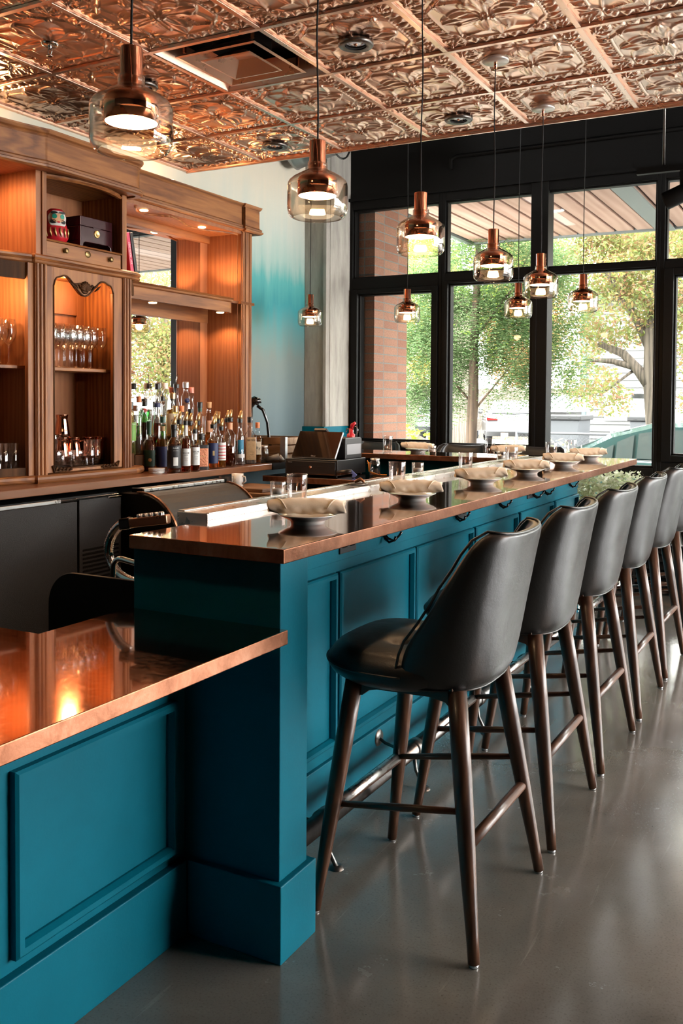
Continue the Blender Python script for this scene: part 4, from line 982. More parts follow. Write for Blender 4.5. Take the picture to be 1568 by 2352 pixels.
mb = MB(); mb.sweep([(-.014,0),(0,0),(0,.075),(-.014,.075)], [(x, y, CT+.04) for x, y in E5]); mb.build('end_band', 'oak_dark', h)
mb = MB(); mb.prism([(-4.05, 4.152)]+[(x-.01, y-.01) for x, y in E4]+[(-4.05, E4[-1][1])], 1.596, 1.608); mb.build('end_shelf', 'oak_y', h)
# drawer
MB().box(-4.0, -3.732, 3.54, 4.098, 2.19, 2.268).build('drawer', 'oak_y', h, bev=.002)
dr = bpy.data.objects['drawer']
for y in (3.665, 4.005):
    mb = MB(); mb.lathe([(.0,.022),(.010,.021),(.015,.016),(.015,.011),(.008,.006),(.007,.0),(.014,-.001)], 20); 
    for k in range(8): mb.lathe([(.0,.005),(.004,.0)], 6, (.0105*cos(k*pi/4), .0105*sin(k*pi/4), .0175))
    mb.xf(Matrix.Translation((-3.731, y, 2.232)) @ Matrix.Rotation(pi/2, 4, 'Y')); mb.build('knob', 'brass_dark', dr)
mb = MB(); mb.lathe([(.0,.005),(.010,.005),(.018,.0)], 18, sx=1, sy=1.15)
for k in range(10): mb.lathe([(.0,.006),(.006,.0)], 6, (.015*cos(k*pi/5), .018*sin(k*pi/5), 0))
mb.xf(Matrix.Translation((-3.731, 3.835, 2.238)) @ Matrix.Rotation(pi/2, 4, 'Y')); mb.build('escutcheon', 'brass_dark', dr)
mb = MB(); mb.sweep([(-.04,0),(.006,0),(.010,.005),(.006,.010),(-.04,.012)], [(-3.735, 3.535, 2.270), (-3.735, 4.103, 2.270)]); mb.box(-4.04, -3.76, 3.515, 4.115, 2.268, 2.28); mb.build('niche_floor', 'oak_y', h)
# niche front stiles and upper valance
mb = MB(); mb.box(-3.745, -3.725, 3.505, 3.535, 2.188, 2.65); mb.build('niche_stile', 'oak', h, bev=.002); MB().box(-3.745, -3.725, 4.103, 4.125, 2.188, 2.62).build('niche_stile', 'oak', h, bev=.002)
V_ = [(-3.735+.075*sin(pi*(y-3.53)/.575), y, 2.592) for y in np.linspace(3.53, 4.105, 17)]
mb = MB(); mb.sweep([(-.02,0),(.0,0),(.008,.006),(.004,.014),(-.02,.018)], V_); mb.prism([(-4.04, 3.53)]+[(x-.005, y) for x, y, z in V_]+[(-4.04, 4.105)], 2.606, 2.618); mb.build('valance', 'oak_y', h)
# crown: frieze with mouldings; concave over the left bay, straight, then back in a rounded end
def crown_path(off): 
    P = [(-3.645+off+concave(y)*.9, y) for y in YS]+[(-3.64+off, 3.46), (-3.64+off, 4.12)]
    P += [(-3.70+off*.9+.06*cos(a)+off*.1, 4.12+(.075+off)*sin(a)) for a in np.linspace(.25, pi/2, 7)]+[(-3.80, 4.195+off)]
    return P
def band(mb, P, z0, z1, d): mb.sweep([(-d,0),(0,0),(0,z1-z0),(-d,z1-z0)], [(x, y, z0) for x, y in P])
mb = MB(); band(mb, crown_path(0), 2.645, 2.785, .03); mb.build('crown_frieze', 'oak_y', h)
mb = MB(); mb.sweep(CROWN_B, [(x, y, 2.612) for x, y in crown_path(-.002)]); mb.sweep([(-.02,0),(.004,0),(.008,.006),(.006,.012),(.016,.018),(.024,.030),(.024,.038),(-.02,.042)], [(x, y, 2.772) for x, y in crown_path(0)]); mb.build('crown_mould', 'oak_y', h)
mb = MB(); mb.prism([(WL+.01, 2.45)]+crown_path(-.01)+[(WL+.01, 4.17)], 2.622, 2.645); mb.build('crown_soffit', 'oak_panel', h)
mb = MB(); mb.prism([(WL+.01, 2.45)]+crown_path(-.01)+[(WL+.01, 4.17)], 2.795, 2.81); mb.build('crown_top', 'oak_dark', h)
# mirror bay
R0, R1 = 4.20, 5.352
mb = MB(); band(mb, [(-3.765, 4.16), (-3.765, 5.345)], 2.66, 2.79, .025); mb.build('frieze', 'oak_y', h)
mb = MB(); mb.sweep(CROWN_B, [(-3.768, 4.16, 2.620), (-3.768, 5.345, 2.620)]); mb.sweep([(-.02,0),(.004,0),(.010,.008),(.020,.018),(.020,.026),(-.02,.030)], [(-3.768, 4.16, 2.782), (-3.768, 5.345, 2.782)]); mb.build('frieze_mould', 'oak_y', h)
mb = MB(); mb.box(WL+.01, -3.745, 5.362, 5.535, 2.66, 2.80); mb.sweep([(-.02,0),(.004,0),(.012,.010),(.016,.022),(-.02,.026)], [(-3.745, 5.345, 2.785), (-3.745, 5.535, 2.785), (WL, 5.535, 2.785)]); mb.sweep(CROWN_B, [(-3.750, 5.345, 2.615), (-3.750, 5.535, 2.615), (WL, 5.535, 2.615)]); mb.build('end_block', 'oak_y', h)
mb = MB(); mb.box(WL+.01, -3.77, 4.15, 5.36, 2.598, 2.622); mb.build('mirror_soffit', 'oak_panel', h)
for sgn, y0, y1 in ((1, 4.3, 4.62), (1, 4.62, 5.33)):
    pts = []
    for k in range(25):
        s = k/24; y = y0+(y1-y0)*s; x = -3.80-.10*sin(s*pi)+(.02*sin(s*9) if y0 > 4.5 else 0); pts.append((x, y, 2.595))
    mb = MB(); mb.tube(pts, .009, 8); mb.build('serpentine_mould', 'oak_y', h)
MB().box(WL+.01, -4.04, R0, 5.355, 2.548, 2.60).build('head_rail', 'oak_y', h, bev=.003)
mb = MB(); mb.box(WL+.01, -4.06, 5.262, 5.345, CT, 2.6); mb.build('mirror_stile', 'oak_panel', h)
for z0, z1 in ((CT, 1.985), (2.17, 2.55)):
    MB().prism([(-4.0905,4.152),(-4.082,4.152),(-4.0625,5.263),(-4.0905,5.263)], z0, z1).build('mirror', 'mirror', h)
MB().box(WL+.01, -4.091, 4.15, 5.35, CT, 2.6).build('back_panel', 'oak_dark', h)
MB().box(WL+.01, -3.80, 5.344, 5.366, CT, 2.605).build('end_panel', 'oak_panel', h)
mb = MB(); mb.box(-3.85, -3.77, 5.35, 5.475, CT, 2.62)
for y in (5.362, 5.378, 5.447, 5.462): mb.prism([(-3.77+.009*sin(pi*q/6), y-.0072*cos(pi*q/6)) for q in range(7)], CT, 2.62, 'z')
mb.prism([(-3.774,5.392),(-3.764,5.396),(-3.764,5.433),(-3.774,5.437)], CT, 2.62, 'z')
mb.build('end_post', 'oak', h, bev=.001)
# middle ledge of the mirror bay
mb = MB(); LP = [(-3.775, 4.10), (-3.775, 5.20)]+[(-3.80+.025*cos(a)-.055*(1-cos(a)), 5.20+.10*sin(a)) for a in np.linspace(.2, pi/2*.9, 8)]
band(mb, LP, 2.042, 2.115, .02); mb.build('mirror_ledge_face', 'oak_y', h)
mb = MB(); mb.sweep(LEDGE[:6]+[(-.05,.03)], [(x, y, 2.112) for x, y in LP]); mb.build('mirror_ledge_mould', 'oak_y', h)
mb = MB(); mb.box(-3.95, -3.785, 4.15, 5.345, 2.112, 2.128); mb.box(-4.06, -3.95, 4.15, 5.345, 2.118, 2.128); mb.box(-4.09, -4.055, 4.15, 5.345, 1.985, 2.17); mb.build('mirror_ledge', 'oak_y', h)
mb = MB(); mb.sweep([(-.02,0),(.008,0),(.012,.006),(.008,.012),(.012,.018),(-.02,.022)], [(-3.766, 5.33, 2.110), (-3.766, 5.480, 2.110), (-4.0, 5.480, 2.110)]); mb.build('post_mould', 'oak_y', h)
# little puck lights
for x, y, z in ((-3.84,4.42,2.595),(-3.86,5.02,2.595),(-3.84,5.20,2.04),(-3.84,4.5,2.04),(-3.86,3.82,2.118),(-3.88,3.22,2.118),(-3.86,3.18,2.62),(-3.95,3.4,2.85),(-3.95,4.8,2.87)):
    mb = MB(); mb.lathe([(.0,-.002),(.022,-.003),(.026,.0),(.026,.004)], 24, (x, y, z)); mb.build('puck_light', 'led', h)
MB().lathe([(.0,.003),(.022,.004),(.026,.0),(.026,-.004)], 24, (-3.84, 5.20, 2.13)).build('puck_light', 'led', h)

# ------------------------------------------------------------------ things on the hutch
t = thing('daruma_doll', 'round red lucky doll with a painted face and gold writing in the oak niche', 'doll', (-3.87, 3.735, 2.281), radians(-28))
prof = [(.0,0),(.030,.0),(.050,.012),(.068,.04),(.071,.07),(.062,.10),(.053,.125),(.055,.15),(.050,.18),(.035,.196),(.0,.202)]
mb = MB(); mb.lathe(prof, 36, sx=.95); mb.build('body', 'red_enamel', t)
mb = MB()
for i, zz in enumerate(np.linspace(.108, .175, 8)):
    pass
fs, vsx = [], []
for i in range(13):
    for k in range(17):
        u, v = k/16*2-1, i/12; zz = .10+.082*v; rr_ = np.interp(zz, [p[1] for p in prof[3:]], [p[0] for p in prof[3:]])*1.012; a = u*1.05*sqrt(max(0, 1-((v-.5)*1.9)**2*.8)); vsx.append((rr_*cos(a)*.97, rr_*sin(a)*1.02, zz))
fs = [(i*17+k, i*17+k+1, (i+1)*17+k+1, (i+1)*17+k) for i in range(12) for k in range(16)]
mb.smooth = True; mb.add(vsx, fs); f = mb.build('face', 'face_white', t)
def blob(name, mat, par, a, z, ra, rz, r=.0575, b=1.0):
    m_ = MB(); m_.smooth = True; vs = [(r*cos(a)*b, r*sin(a), z)]+[(r*cos(a+ra*cos(q))*b, r*sin(a+ra*cos(q)), z+rz*sin(q)) for q in np.linspace(0, 2*pi, 17)[:-1]]
    m_.add(vs, [(0, 1+k, 1+(k+1) % 16) for k in range(16)]); return m_.build(name, mat, par)
blob('cheek', 'skin_tone', f, .0, .142, .62, .024, .0588)
for s in (-1, 1): blob('eye', 'green_spot', f, s*.36, .150, .22, .0135, .0605); blob('brow', 'text_black', f, s*.42, .171, .34, .007, .0585); blob('moustache', 'text_black', f, s*.5, .122, .30, .011, .0585)
blob('mouth', 'red_enamel', f, 0, .120, .14, .005, .0600)
for k in range(6):
    a = -1.0+k*.36; m_ = MB(); m_.tube([(.0735*cos(a)*.95+.001, .0735*sin(a), .088), (.0755*cos(a)*.95+.001, .0755*sin(a), .065), (.0715*cos(a+.1)*.95+.001, .0715*sin(a+.1), .04)], [.003,.005,.002], 8); m_.build('gold_stroke', 'gold', t)
t = thing('wooden_chest', 'dark maroon lidded box with a brass medallion and arched foot in the niche', 'box', (-3.86, 4.015, 2.281))
mb = MB(); mb.prism([(-.155,0),(-.14,0),(-.13,.035),(-.115,.046),(.115,.046),(.13,.035),(.14,0),(.155,0),(.155,.125),(-.155,.125)], .0, .085, 'x'); mb.box(-.12, .0, -.085, .085, .0, .01); mb.box(-.12,0,-.155,-.14,0,.125); mb.box(-.12,0,.07,.085,0,.125)
mb = MB(); W2 = .148; mb.prism([(-.17,0),(-.155,0),(-.145,.030),(-.128,.040),(.052,.040),(.066,.030),(.072,0),(.083,0),(.083,.125),(-.17,.125)], .05, .065, 'x'); mb.box(-.13, .05, -.17, .083, .04, .125); mb.box(-.13,.05,-.17,-.155,0,.05); mb.box(-.13,.05,.07,.083,0,.05); mb.build('body', 'maroon', t, bev=.003)
MB().box(-.13, .065, -.17, .083, .127, .18).build('lid', 'maroon', t, bev=.004)
mb = MB(); mb.lathe([(.0,.004),(.014,.004),(.017,.006),(.021,.003),(.022,.0)], 28); mb.xf(Matrix.Translation((.066, -.045, .093)) @ Matrix.Rotation(pi/2, 4, 'Y')); mb.build('medallion', 'gold', t)
MB().box(.064, .070, -.075, -.015, .121, .129).build('latch', 'maroon', t, bev=.001)
t = thing('wall_plaque', 'dark scalloped plaque leaning at the back of the niche behind the red doll', 'plaque', (-4.035, 3.70, 2.285), 0)
pl = [(.15*cos(a)*(1+.10*cos(4*a)), .13+.13*sin(a)*(1+.10*cos(4*a))) for a in np.linspace(0, 2*pi, 48)[:-1]]
mb = MB(); mb.prism(pl, .0, .010, 'x'); mb.build('board', 'black_gloss', t, bev=.002)
mb = MB(); mb.tube([(.012, y*.9, .13+(z-.13)*.9) for y, z in pl], .006, 8, closed=True); mb.build('rim', 'iron', t)
def book(lab, mat, y, th_, hh, tilt, txt, tm):
    t = thing('book', lab, 'book', (-3.80, y, 2.187), 0, None); t.rotation_euler = (radians(tilt), 0, 0)
    mb = MB(); mb.box(-.16, 0, 0, th_, 0, hh); mb.build('cover', mat, t, bev=.003); MB().box(-.157, -.003, .002, th_-.002, hh-.001, hh+.0006).build('pages', 'paper_white', t)
    if txt: text('title', txt, th_*.62, tm, t, Matrix.Translation((.0012, th_/2, hh/2)) @ Matrix(((0,0,1,0),(0,1,0,0),(1,0,0,0),(0,0,0,1))) @ Matrix.Scale(-1, 4, (0,1,0)))
book('pink-spined book leaning on the oak end shelf', 'pink_cover', 4.262, .028, .245, 10, 'JOY  MIXOLOGY', 'text_white')
book('black book leaning against the pink book on the oak end shelf', 'cap_black', 4.302, .022, .25, 11, '', None)
# wine glasses, tumblers and copper cups in the glazed bays
def wine():
    t = thing('wine_glass', 'stemmed wine glass', 'wine glass'); mb = MB()
    mb.lathe([(r*1.06, z*1.11) for r, z in [(.0,.003),(.030,.001),(.033,.0),(.033,.0015),(.012,.006),(.0042,.014),(.0036,.045),(.0036,.085),(.006,.096),(.022,.110),(.034,.130),(.0385,.152),(.037,.180),(.0315,.216),(.0305,.2165),(.0355,.180),(.037,.152),(.0325,.131),(.020,.112),(.004,.101),(.0,.1)]], 22); mb.build('glass', 'clear_glass', t); return t
w0 = wine(); k = 0; rn = random.Random(4)
for lab, grp, z, rows in (('tall clear wine glass in the crowded row on the lit shelf of the glazed door', 'wine glasses behind the oak door', 1.611, [(x, y) for x, n, off in ((-3.83, 8, 0), (-3.91, 7, .03), (-3.985, 7, .01)) for y in np.linspace(3.60+off, 4.03, n)]),
                          ('tall clear wine glass on the lit shelf of the curved middle bay', 'wine glasses in the curved bay', 1.613, [(-3.87,3.15),(-3.865,3.235),(-3.95,3.19),(-3.94,3.27),(-3.86,3.315),(-3.93,3.345),(-3.87,3.415),(-3.95,3.43)])):
    for x, y in rows:
        o = w0 if k == 0 else dup(w0); o.location = (x+rn.uniform(-.008,.008), y+rn.uniform(-.008,.008), z); o['label'] = lab; o['group'] = grp; k += 1
def rocks():
    t = thing('rocks_glass', 'tumbler', 'glass'); mb = MB(); mb.lathe([(.0,.0),(.032,.0),(.0355,.004),(.0375,.088),(.037,.09),(.0355,.088),(.0335,.018),(.0,.015)], 24, sq=1); mb.build('tumbler', 'tumbler_glass', t); return t
def highball():
    t = thing('highball_glass', 'highball', 'glass'); mb = MB(); mb.lathe([(.0,.0),(.029,.0),(.0305,.004),(.0315,.148),(.0305,.149),(.0295,.148),(.0285,.016),(.0,.013)], 24); mb.build('glass', 'tumbler_glass', t); return t
r0_ = rocks(); k = 0
for x, y, z in [(-3.83,3.60,0),(-3.83,3.685,0),(-3.83,3.77,0),(-3.84,3.855,0),(-3.92,3.60,0),(-3.92,3.69,0),(-3.92,3.78,0),(-3.92,3.87,0),(-3.98,3.65,0),(-3.98,3.74,0),(-3.83,3.605,.0915),(-3.86,3.685,.0915),(-3.92,3.61,.0915),(-3.925,3.735,.0915)]:
    o = r0_ if k == 0 else dup(r0_); o.location = (x, y, CT+.06+z); o['label'] = 'clear short tumbler in the pile at the bottom of the glazed door'; o['group'] = 'short tumblers behind the oak door'; k += 1
h0 = highball(); k = 0
for x, y in [(-3.83-.005*i, 3.07+.066*j+.033*(i % 2)) for i in range(0, 1) for j in range(6)]+[(-3.90, 3.10+.066*j) for j in range(6)]+[(-3.965, 3.07+.066*j) for j in range(6)]:
    if x > -3.80+concave(y)-.035 and y < 3.3: x -= .04
    o = h0 if k == 0 else dup(h0); o.location = (x, y, CT+.06); o['label'] = 'straight highball glass in the packed row at the bottom of the curved bay'; o['group'] = 'highball glasses in the curved bay'; k += 1
for y, lab in ((3.945, 'tall clear highball glass standing beside the short tumblers'), (3.99, 'tall clear highball glass next to the copper cups')):
    dup(h0, (-3.83, y, CT+.06), 0, lab, 'highball glasses beside the copper cups')
def cup():
    t = thing('copper_cup', 'copper cup', 'cup'); mb = MB(); mb.lathe([(.0,.0),(.043,.0),(.045,.004),(.040,.04),(.030,.105),(.034,.128),(.036,.131),(.0335,.131),(.029,.105),(.037,.04),(.0,.006)], 32); mb.build('body', 'copper_polish', t)
    mb = MB(); mb.tube([(.0305,0,.108),(.055,0,.112),(.070,0,.09),(.064,0,.055),(.039,0,.035)], .0042, 10); mb.build('handle', 'copper_polish', t); return t
c0 = cup()
for k, (x, y, z, rz, rot, lab) in enumerate(((-3.955,3.86,.135,2.2,None,'upright copper jug standing highest, at the back of the glazed door'), (-3.93,3.925,.06,.8,None,'copper jug with a round handle, below the highest one'), (-3.92,4.03,.08,-.6,None,'copper jug nearest the right post of the glazed door'), (-3.89,4.075,.03,1.6,(0,radians(8),1.2),'lowest copper jug, half hidden by the door stile'))):
    o = c0 if k == 0 else dup(c0); o.location = (x, y, CT+.02+z-(.0)); o.rotation_euler = rot or (0, 0, rz); o['label'] = lab; o['group'] = 'copper jugs in the cabinet'
mb = MB(); mb.box(-4.02, -3.87, 3.84, 4.10, CT+.06, CT+.088); o = mb.build('cup_riser', 'oak_dark', bev=.003); tag(o, 'low dark wooden block under the copper jugs', 'block')
for o_, z in zip([o for o in bpy.data.objects if o.name.startswith('copper_cup')], (.135,.06,.08,.03)): o_.location.z = CT+.088+(.131 if z > .1 else 0)
o_ = dup(c0, (-3.955, 3.86, CT+.088), 2.0, 'copper jug under the highest one, mostly hidden by glasses', 'copper jugs in the cabinet')
# ------------------------------------------------------------------ bottles on the back counter
t = thing('bottle_riser', 'dark stepped riser under the back rows of bottles', 'riser', (0,0,0))
mb = MB(); mb.box(-4.05, -3.915, 4.30, 5.2, CT, CT+.20); mb.box(-3.915, -3.805, 4.30, 5.2, CT, CT+.10); mb.build('steps', 'oak_dark', t, bev=.003)
def bottle(x, y, z, H, r, sh, lab, liq='liq_amber', fill=.6, cap='cap_black', neck=.0135, kind='round', pour=None, label=None, glass='clear_glass', wrap=None, seal=None, words=None, capw=None):
    """H total without pourer, sh shoulder height; label = (material, z0, z1, half angle)"""
    t = thing('liquor_bottle', lab, 'bottle', (x, y, z), random.uniform(-.15, .15)+.9, 'bottles on the back counter'); S = 28
    sq = {'round': 1.0, 'square': .42}[kind if kind in ('round', 'square') else 'round']
    ht = H-.028
    if kind == 'cone': outer = [(.0,.0),(r*.95,.0),(r,.006),(r*.97,.03),(r*.62,sh*.6),(neck*1.5,sh),(neck,sh+.02),(neck,ht),(neck*1.15,ht+.002),(neck*1.15,ht+.010),(neck,ht+.012)]
    elif kind == 'flask': outer = [(.0,.0),(r*.9,.0),(r,.012),(r*1.02,sh*.5),(r*.93,sh*.8),(r*.55,sh),(neck*1.2,sh+.02),(neck,sh+.03),(neck,ht),(neck*1.15,ht+.002),(neck*1.15,ht+.010),(neck,ht+.012)]
    else:
        outer = [(.0,.0),(r*.94,.0),(r,.005),(r,sh-.012)]+[(neck+(r-neck)*(1-sin(q*pi/2))**.9, sh-.012+(ht-sh)*.42*sin(q*pi/2)**1.3) for q in (.15,.35,.55,.75,.92)]+[(neck,sh+(ht-sh)*.5),(neck*.97,ht),(neck*1.18,ht+.002),(neck*1.18,ht+.010),(neck,ht+.012)]
    def R(h): return float(np.interp(h, [p[1] for p in outer], [p[0] for p in outer]))
    mb = MB(); mb.lathe(outer, S, sq=sq); g = mb.build('glass_body', glass, t)
    if fill > 0:
        fz = fill*H; prof = [(.0,.006)]+[(max(.001, R(h)-.0022), h) for h in np.linspace(.006, fz, 14)]+[(.0, fz)]
        mb = MB(); mb.lathe(prof, S, sq=sq); mb.build('liquid', liq, t)
    cw = capw or neck*1.25
    if cap: MB().lathe([(cw*.98,ht-.012 if pour is None else ht),(cw,H-.012 if pour is None else H-.01),(cw,H-.003),(cw*.9,H),(.0,H)], 18).build('cap', cap, t)
    if pour == 'steel': 
        mb = MB(); mb.tube([(0,0,H-.004),(0,0,H+.03),(.008,0,H+.062)], [.0042,.0034,.0026], 8); mb.build('pour_spout', 'chrome', t)
    if pour == 'gold':
        mb = MB(); mb.tube([(0,0,H-.006),(.002,0,H+.015),(.010,0,H+.052)], [.0135,.0115,.0070], 10); mb.build('pour_spout', 'cap_gold', t)
    if wrap: MB().lathe([(R(h)+.0008, h) for h in np.linspace(wrap[1], wrap[2], 6)], 20).build('neck_wrap', wrap[0], t)
    if label:
        def lb(name, m, z0, z1, ha, off):
            vs, n = [], 20; rr_ = R((z0+z1)/2)+off
            for zz in (z0, z1):
                for k in range(n+1):
                    a = -pi/2-ha+2*ha*k/n; ca, sa = cos(a), sin(a)
                    if sq != 1: ca = math.copysign(abs(ca)**sq, ca); sa = math.copysign(abs(sa)**sq, sa)
                    vs.append((rr_*ca, rr_*sa, zz))
            m_ = MB(); m_.smooth = sq == 1; m_.add(vs, [(k, k+1, n+2+k, n+1+k) for k in range(n)]); return m_.build(name, m, t)
        for i, (m, z0, z1, ha) in enumerate(label if isinstance(label, list) else [label]): lb('label', m, z0, z1, ha, .0006+.0004*i)
    if seal: 
        mb = MB(); mb.lathe([(.0,.003),(seal[1],.002),(seal[1],.0)], 16); mb.xf(Matrix.Translation((0, -R(seal[2])-.0006, seal[2])) @ Matrix.Rotation(pi/2, 4, 'X')); mb.build('seal', seal[0], t)
    for s, size, zz, tm in (words or []):
        if sq == 1: text('lettering', s, size, tm, t, Matrix.Translation((0,0,zz)), bendr=R(zz)+.0011)
        else: text('lettering', s, size, tm, t, Matrix.Translation((0, -R(zz)-.0014, zz)) @ Matrix.Rotation(pi/2, 4, 'X'))
    return t
Bo = bottle
# front row
Bo(-3.80,4.420,CT,.306,.0375,.185,'dark red bottle with a green cap and dark green label, behind the coasters','liq_red',.62,'cap_green',.0145,label=('paper_dkgreen',.03,.13,1.2),wrap=('cap_green',.225,.285),seal=('paper_kraft',.011,.07))
Bo(-3.76,4.500,CT,.335,.041,.195,'amber bottle with a dark navy label and green cap, behind the coasters','liq_amber',.58,'cap_green',.0145,label=('paper_navy',.025,.15,1.35),wrap=('paper_kraft',.245,.275))
Bo(-3.578,4.385,CT,.292,.0415,.200,'wide dark rum bottle with a black label and gold pourer, right of the coasters','liq_dark',.60,'cap_black',.0155,pour='gold',label=[('paper_black',.03,.165,1.3),('paper_white',.045,.095,.35)],wrap=('cap_black',.215,.268),words=[('RHUM',.012,.150,'text_white'),('of the Islands',.006,.135,'text_white')])
Bo(-3.545,4.455,CT,.315,.0285,.205,'slim red liqueur bottle with a white label, the nearer of the white-labelled pair','liq_red',.66,'cap_black',.0115,pour='gold',label=('paper_white',.04,.145,1.45),wrap=('paper_white',.222,.285),words=[('BACHE',.013,.118,'text_black'),('GABRIELSEN',.0045,.105,'text_black'),('THE RUM',.0055,.088,'text_black'),('O O O',.006,.076,'text_black')])
Bo(-3.545,4.545,CT,.26,.0285,.175,'slim red liqueur bottle with a white label, the farther of the white-labelled pair','liq_red',.60,'cap_black',.0115,pour='gold',label=('paper_white',.04,.15,1.45),wrap=('paper_white',.195,.235),words=[('BACHE',.013,.122,'text_black'),('GABRIELSEN',.0045,.109,'text_black'),('THE RUM',.0055,.09,'text_black'),('O O O',.006,.078,'text_black')])
Bo(-3.615,4.70,CT,.228,.043,.168,'square black bottle with an ornate copper label in the front row','liq_brown',.68,'cap_black',.015,'square',label=[('paper_black',.0,.155,3.1),('paper_copper',.02,.135,.62)],words=[('HONEY',.011,.085,'text_gold')])
Bo(-3.60,4.80,CT,.285,.035,.19,'amber bottle with a navy label and gold pourer in the front row','liq_amber',.62,'cap_black',.0135,pour='gold',label=[('paper_navy',.035,.165,1.2),('text_gold',.085,.115,.18)])
Bo(-3.590,4.875,CT,.270,.030,.18,'bottle with a white label dotted in red, in the front row','liq_amber',.4,'cap_black',.012,pour='gold',label=[('paper_white',.05,.165,1.2)]+[('paper_red',.06+.02*k,.066+.02*k,.9) for k in range(5)])
Bo(-3.625,5.02,CT,.325,.0385,.222,'clear bottle half full of dark liquor with a peach neck label','liq_dark',.42,'cap_black',.0155,pour='gold',wrap=('paper_peach',.245,.29))
Bo(-3.645,5.165,CT,.315,.0345,.215,'clear bottle with a blue and white label and a gold pourer','liq_clear',.3,'cap_black',.0125,'cone',pour='gold',label=[('paper_blue',.05,.17,1.0),('paper_white',.05,.075,1.02)])
Bo(-3.655,5.295,CT,.325,.042,.205,'clear square-shouldered bottle with a kraft label and black cap','liq_clear',.3,'cap_black',.0155,'square',label=('paper_kraft',.03,.185,.72),words=[('7th TEN',.016,.165,'text_black'),('S. PLAN',.010,.065,'text_black')])
Bo(-3.66,5.395,CT,.285,.0255,.185,'slim amber bottle with an orange cap and cream label, last of the front row','liq_amber',.66,'cap_orange',.0125,'square',label=('paper_cream',.06,.15,.72),words=[('Ry',.03,.105,'text_black')])
# second row
Bo(-3.84,4.30,CT+.10,.325,.031,.215,'clear bottle with a bright green label beside the oak post','liq_lime',.40,'cap_black',.0135,label=('paper_green',.09,.20,1.4),words=[('CHARTREUSE',.0095,.19,'text_white')],wrap=('cap_black',.28,.30))
for x, y, H, r, lab, liq, fl in ((-3.72,4.61,.315,.024,'slim clear bottle with a gold pourer behind the nearer white label','liq_clear',.5), (-3.72,4.72,.305,.027,'clear bottle with a gold pourer left of the square black bottle','liq_gold',.4), (-3.72,4.80,.305,.029,'gold-topped bottle behind the square black bottle','liq_amber',.5), (-3.70,4.955,.315,.029,'gold-topped clear bottle behind the red-dotted label','liq_clear',.5),
                               (-3.735,5.035,.31,.027,'gold-topped clear bottle behind the peach neck label','liq_clear',.4), (-3.72,5.115,.318,.027,'gold-topped clear bottle between the peach and blue labels','liq_gold',.3), (-3.70,5.235,.315,.03,'dark-necked bottle with a gold pourer behind the blue label','liq_dark',.5), (-3.66,4.90,.29,.026,'gold-topped amber bottle between the navy and dotted labels','liq_amber',.5)):
    Bo(x, y, CT, H, r, .205, lab, liq, fl, 'cap_black', .0125, pour='gold')
# riser rows
z1, z2 = CT+.10, CT+.20
Bo(-3.85,4.385,z1,.36,.028,.25,'tall clear bottle with a short orange stopper near the oak post','liq_clear',.5,'cap_orange',.0125,'cone')
Bo(-3.86,4.45,z1,.33,.025,.22,'dark bottle with a black cap and steel spout, left of the green gin','liq_dark',.6,'cap_black',.013,pour='steel')
Bo(-3.95,4.55,z2,.245,.037,.185,'bright green gin bottle with a red seal and steel spout','liq_green',.7,'cap_black',.0155,pour='steel',glass='clear_glass',seal=('paper_red',.014,.17),wrap=('cap_green',.195,.22))
Bo(-3.97,4.70,z2,.345,.040,.19,'tall clear flask with a tall black cap against the mirror','liq_clear',.4,'cap_black',.0145,'flask')
Bo(-3.86,4.62,z1,.36,.022,.28,'slim dark green bottle with a black spout, next to the green gin','liq_green',.5,'cap_black',.0115,pour='steel')
Bo(-3.88,4.74,z1,.385,.041,.28,'yellow liqueur bottle with a cream label and gold neck','liq_gold',.72,'cap_gold',.0155,label=('paper_cream',.12,.25,1.1),words=[('98',.03,.20,'text_black')],wrap=('cap_black',.335,.36))
Bo(-3.99,4.80,z2,.35,.034,.22,'plain clear bottle with a clear stopper in the back row','liq_clear',.4,'white_paint',.0145)
Bo(-3.95,4.865,z2,.345,.040,.22,'clear bell-shaped bottle with a black cap and steel spout, the tallest','liq_clear',.5,'cap_black',.0155,'cone',pour='steel')
Bo(-3.95,4.965,z2,.36,.031,.275,'tall clear cylinder bottle with a round blue seal','liq_clear',.6,'silver_plastic',.0165,seal=('paper_navy',.017,.235))
Bo(-3.98,5.06,z2,.325,.022,.20,'slim clear bottle with a coral cap, last of the back row','liq_clear',.4,'coral_cap',.016,'cone')
Bo(-3.87,4.82,z1,.30,.026,.20,'bottle of pale gold liquor with an orange cap in the middle row','liq_gold',.6,'cap_orange',.014)
Bo(-3.86,4.90,z1,.28,.028,.19,'bottle of orange liqueur with a kraft neck in the middle row','liq_amber',.65,'cap_black',.0145,wrap=('paper_kraft',.20,.245))
Bo(-3.87,5.015,z1,.325,.025,.24,'bottle with a green neck wrap and black cap in the middle row','liq_gold',.5,'cap_black',.0145,wrap=('cap_green',.26,.30))
Bo(-3.86,5.10,z1,.325,.027,.24,'bottle with a cork stopper and peach label in the middle row','liq_amber',.6,'cork',.0145,label=('paper_peach',.12,.2,1.1))
Bo(-3.83,4.53,z1,.32,.025,.21,'dark bottle with a navy cap and steel spout in the middle row','liq_dark',.6,'paper_navy',.0165,pour='steel')
Bo(-3.82,4.695,z1,.30,.023,.20,'slim bottle with a gold collar in the middle row','liq_amber',.6,'cap_gold',.0125)
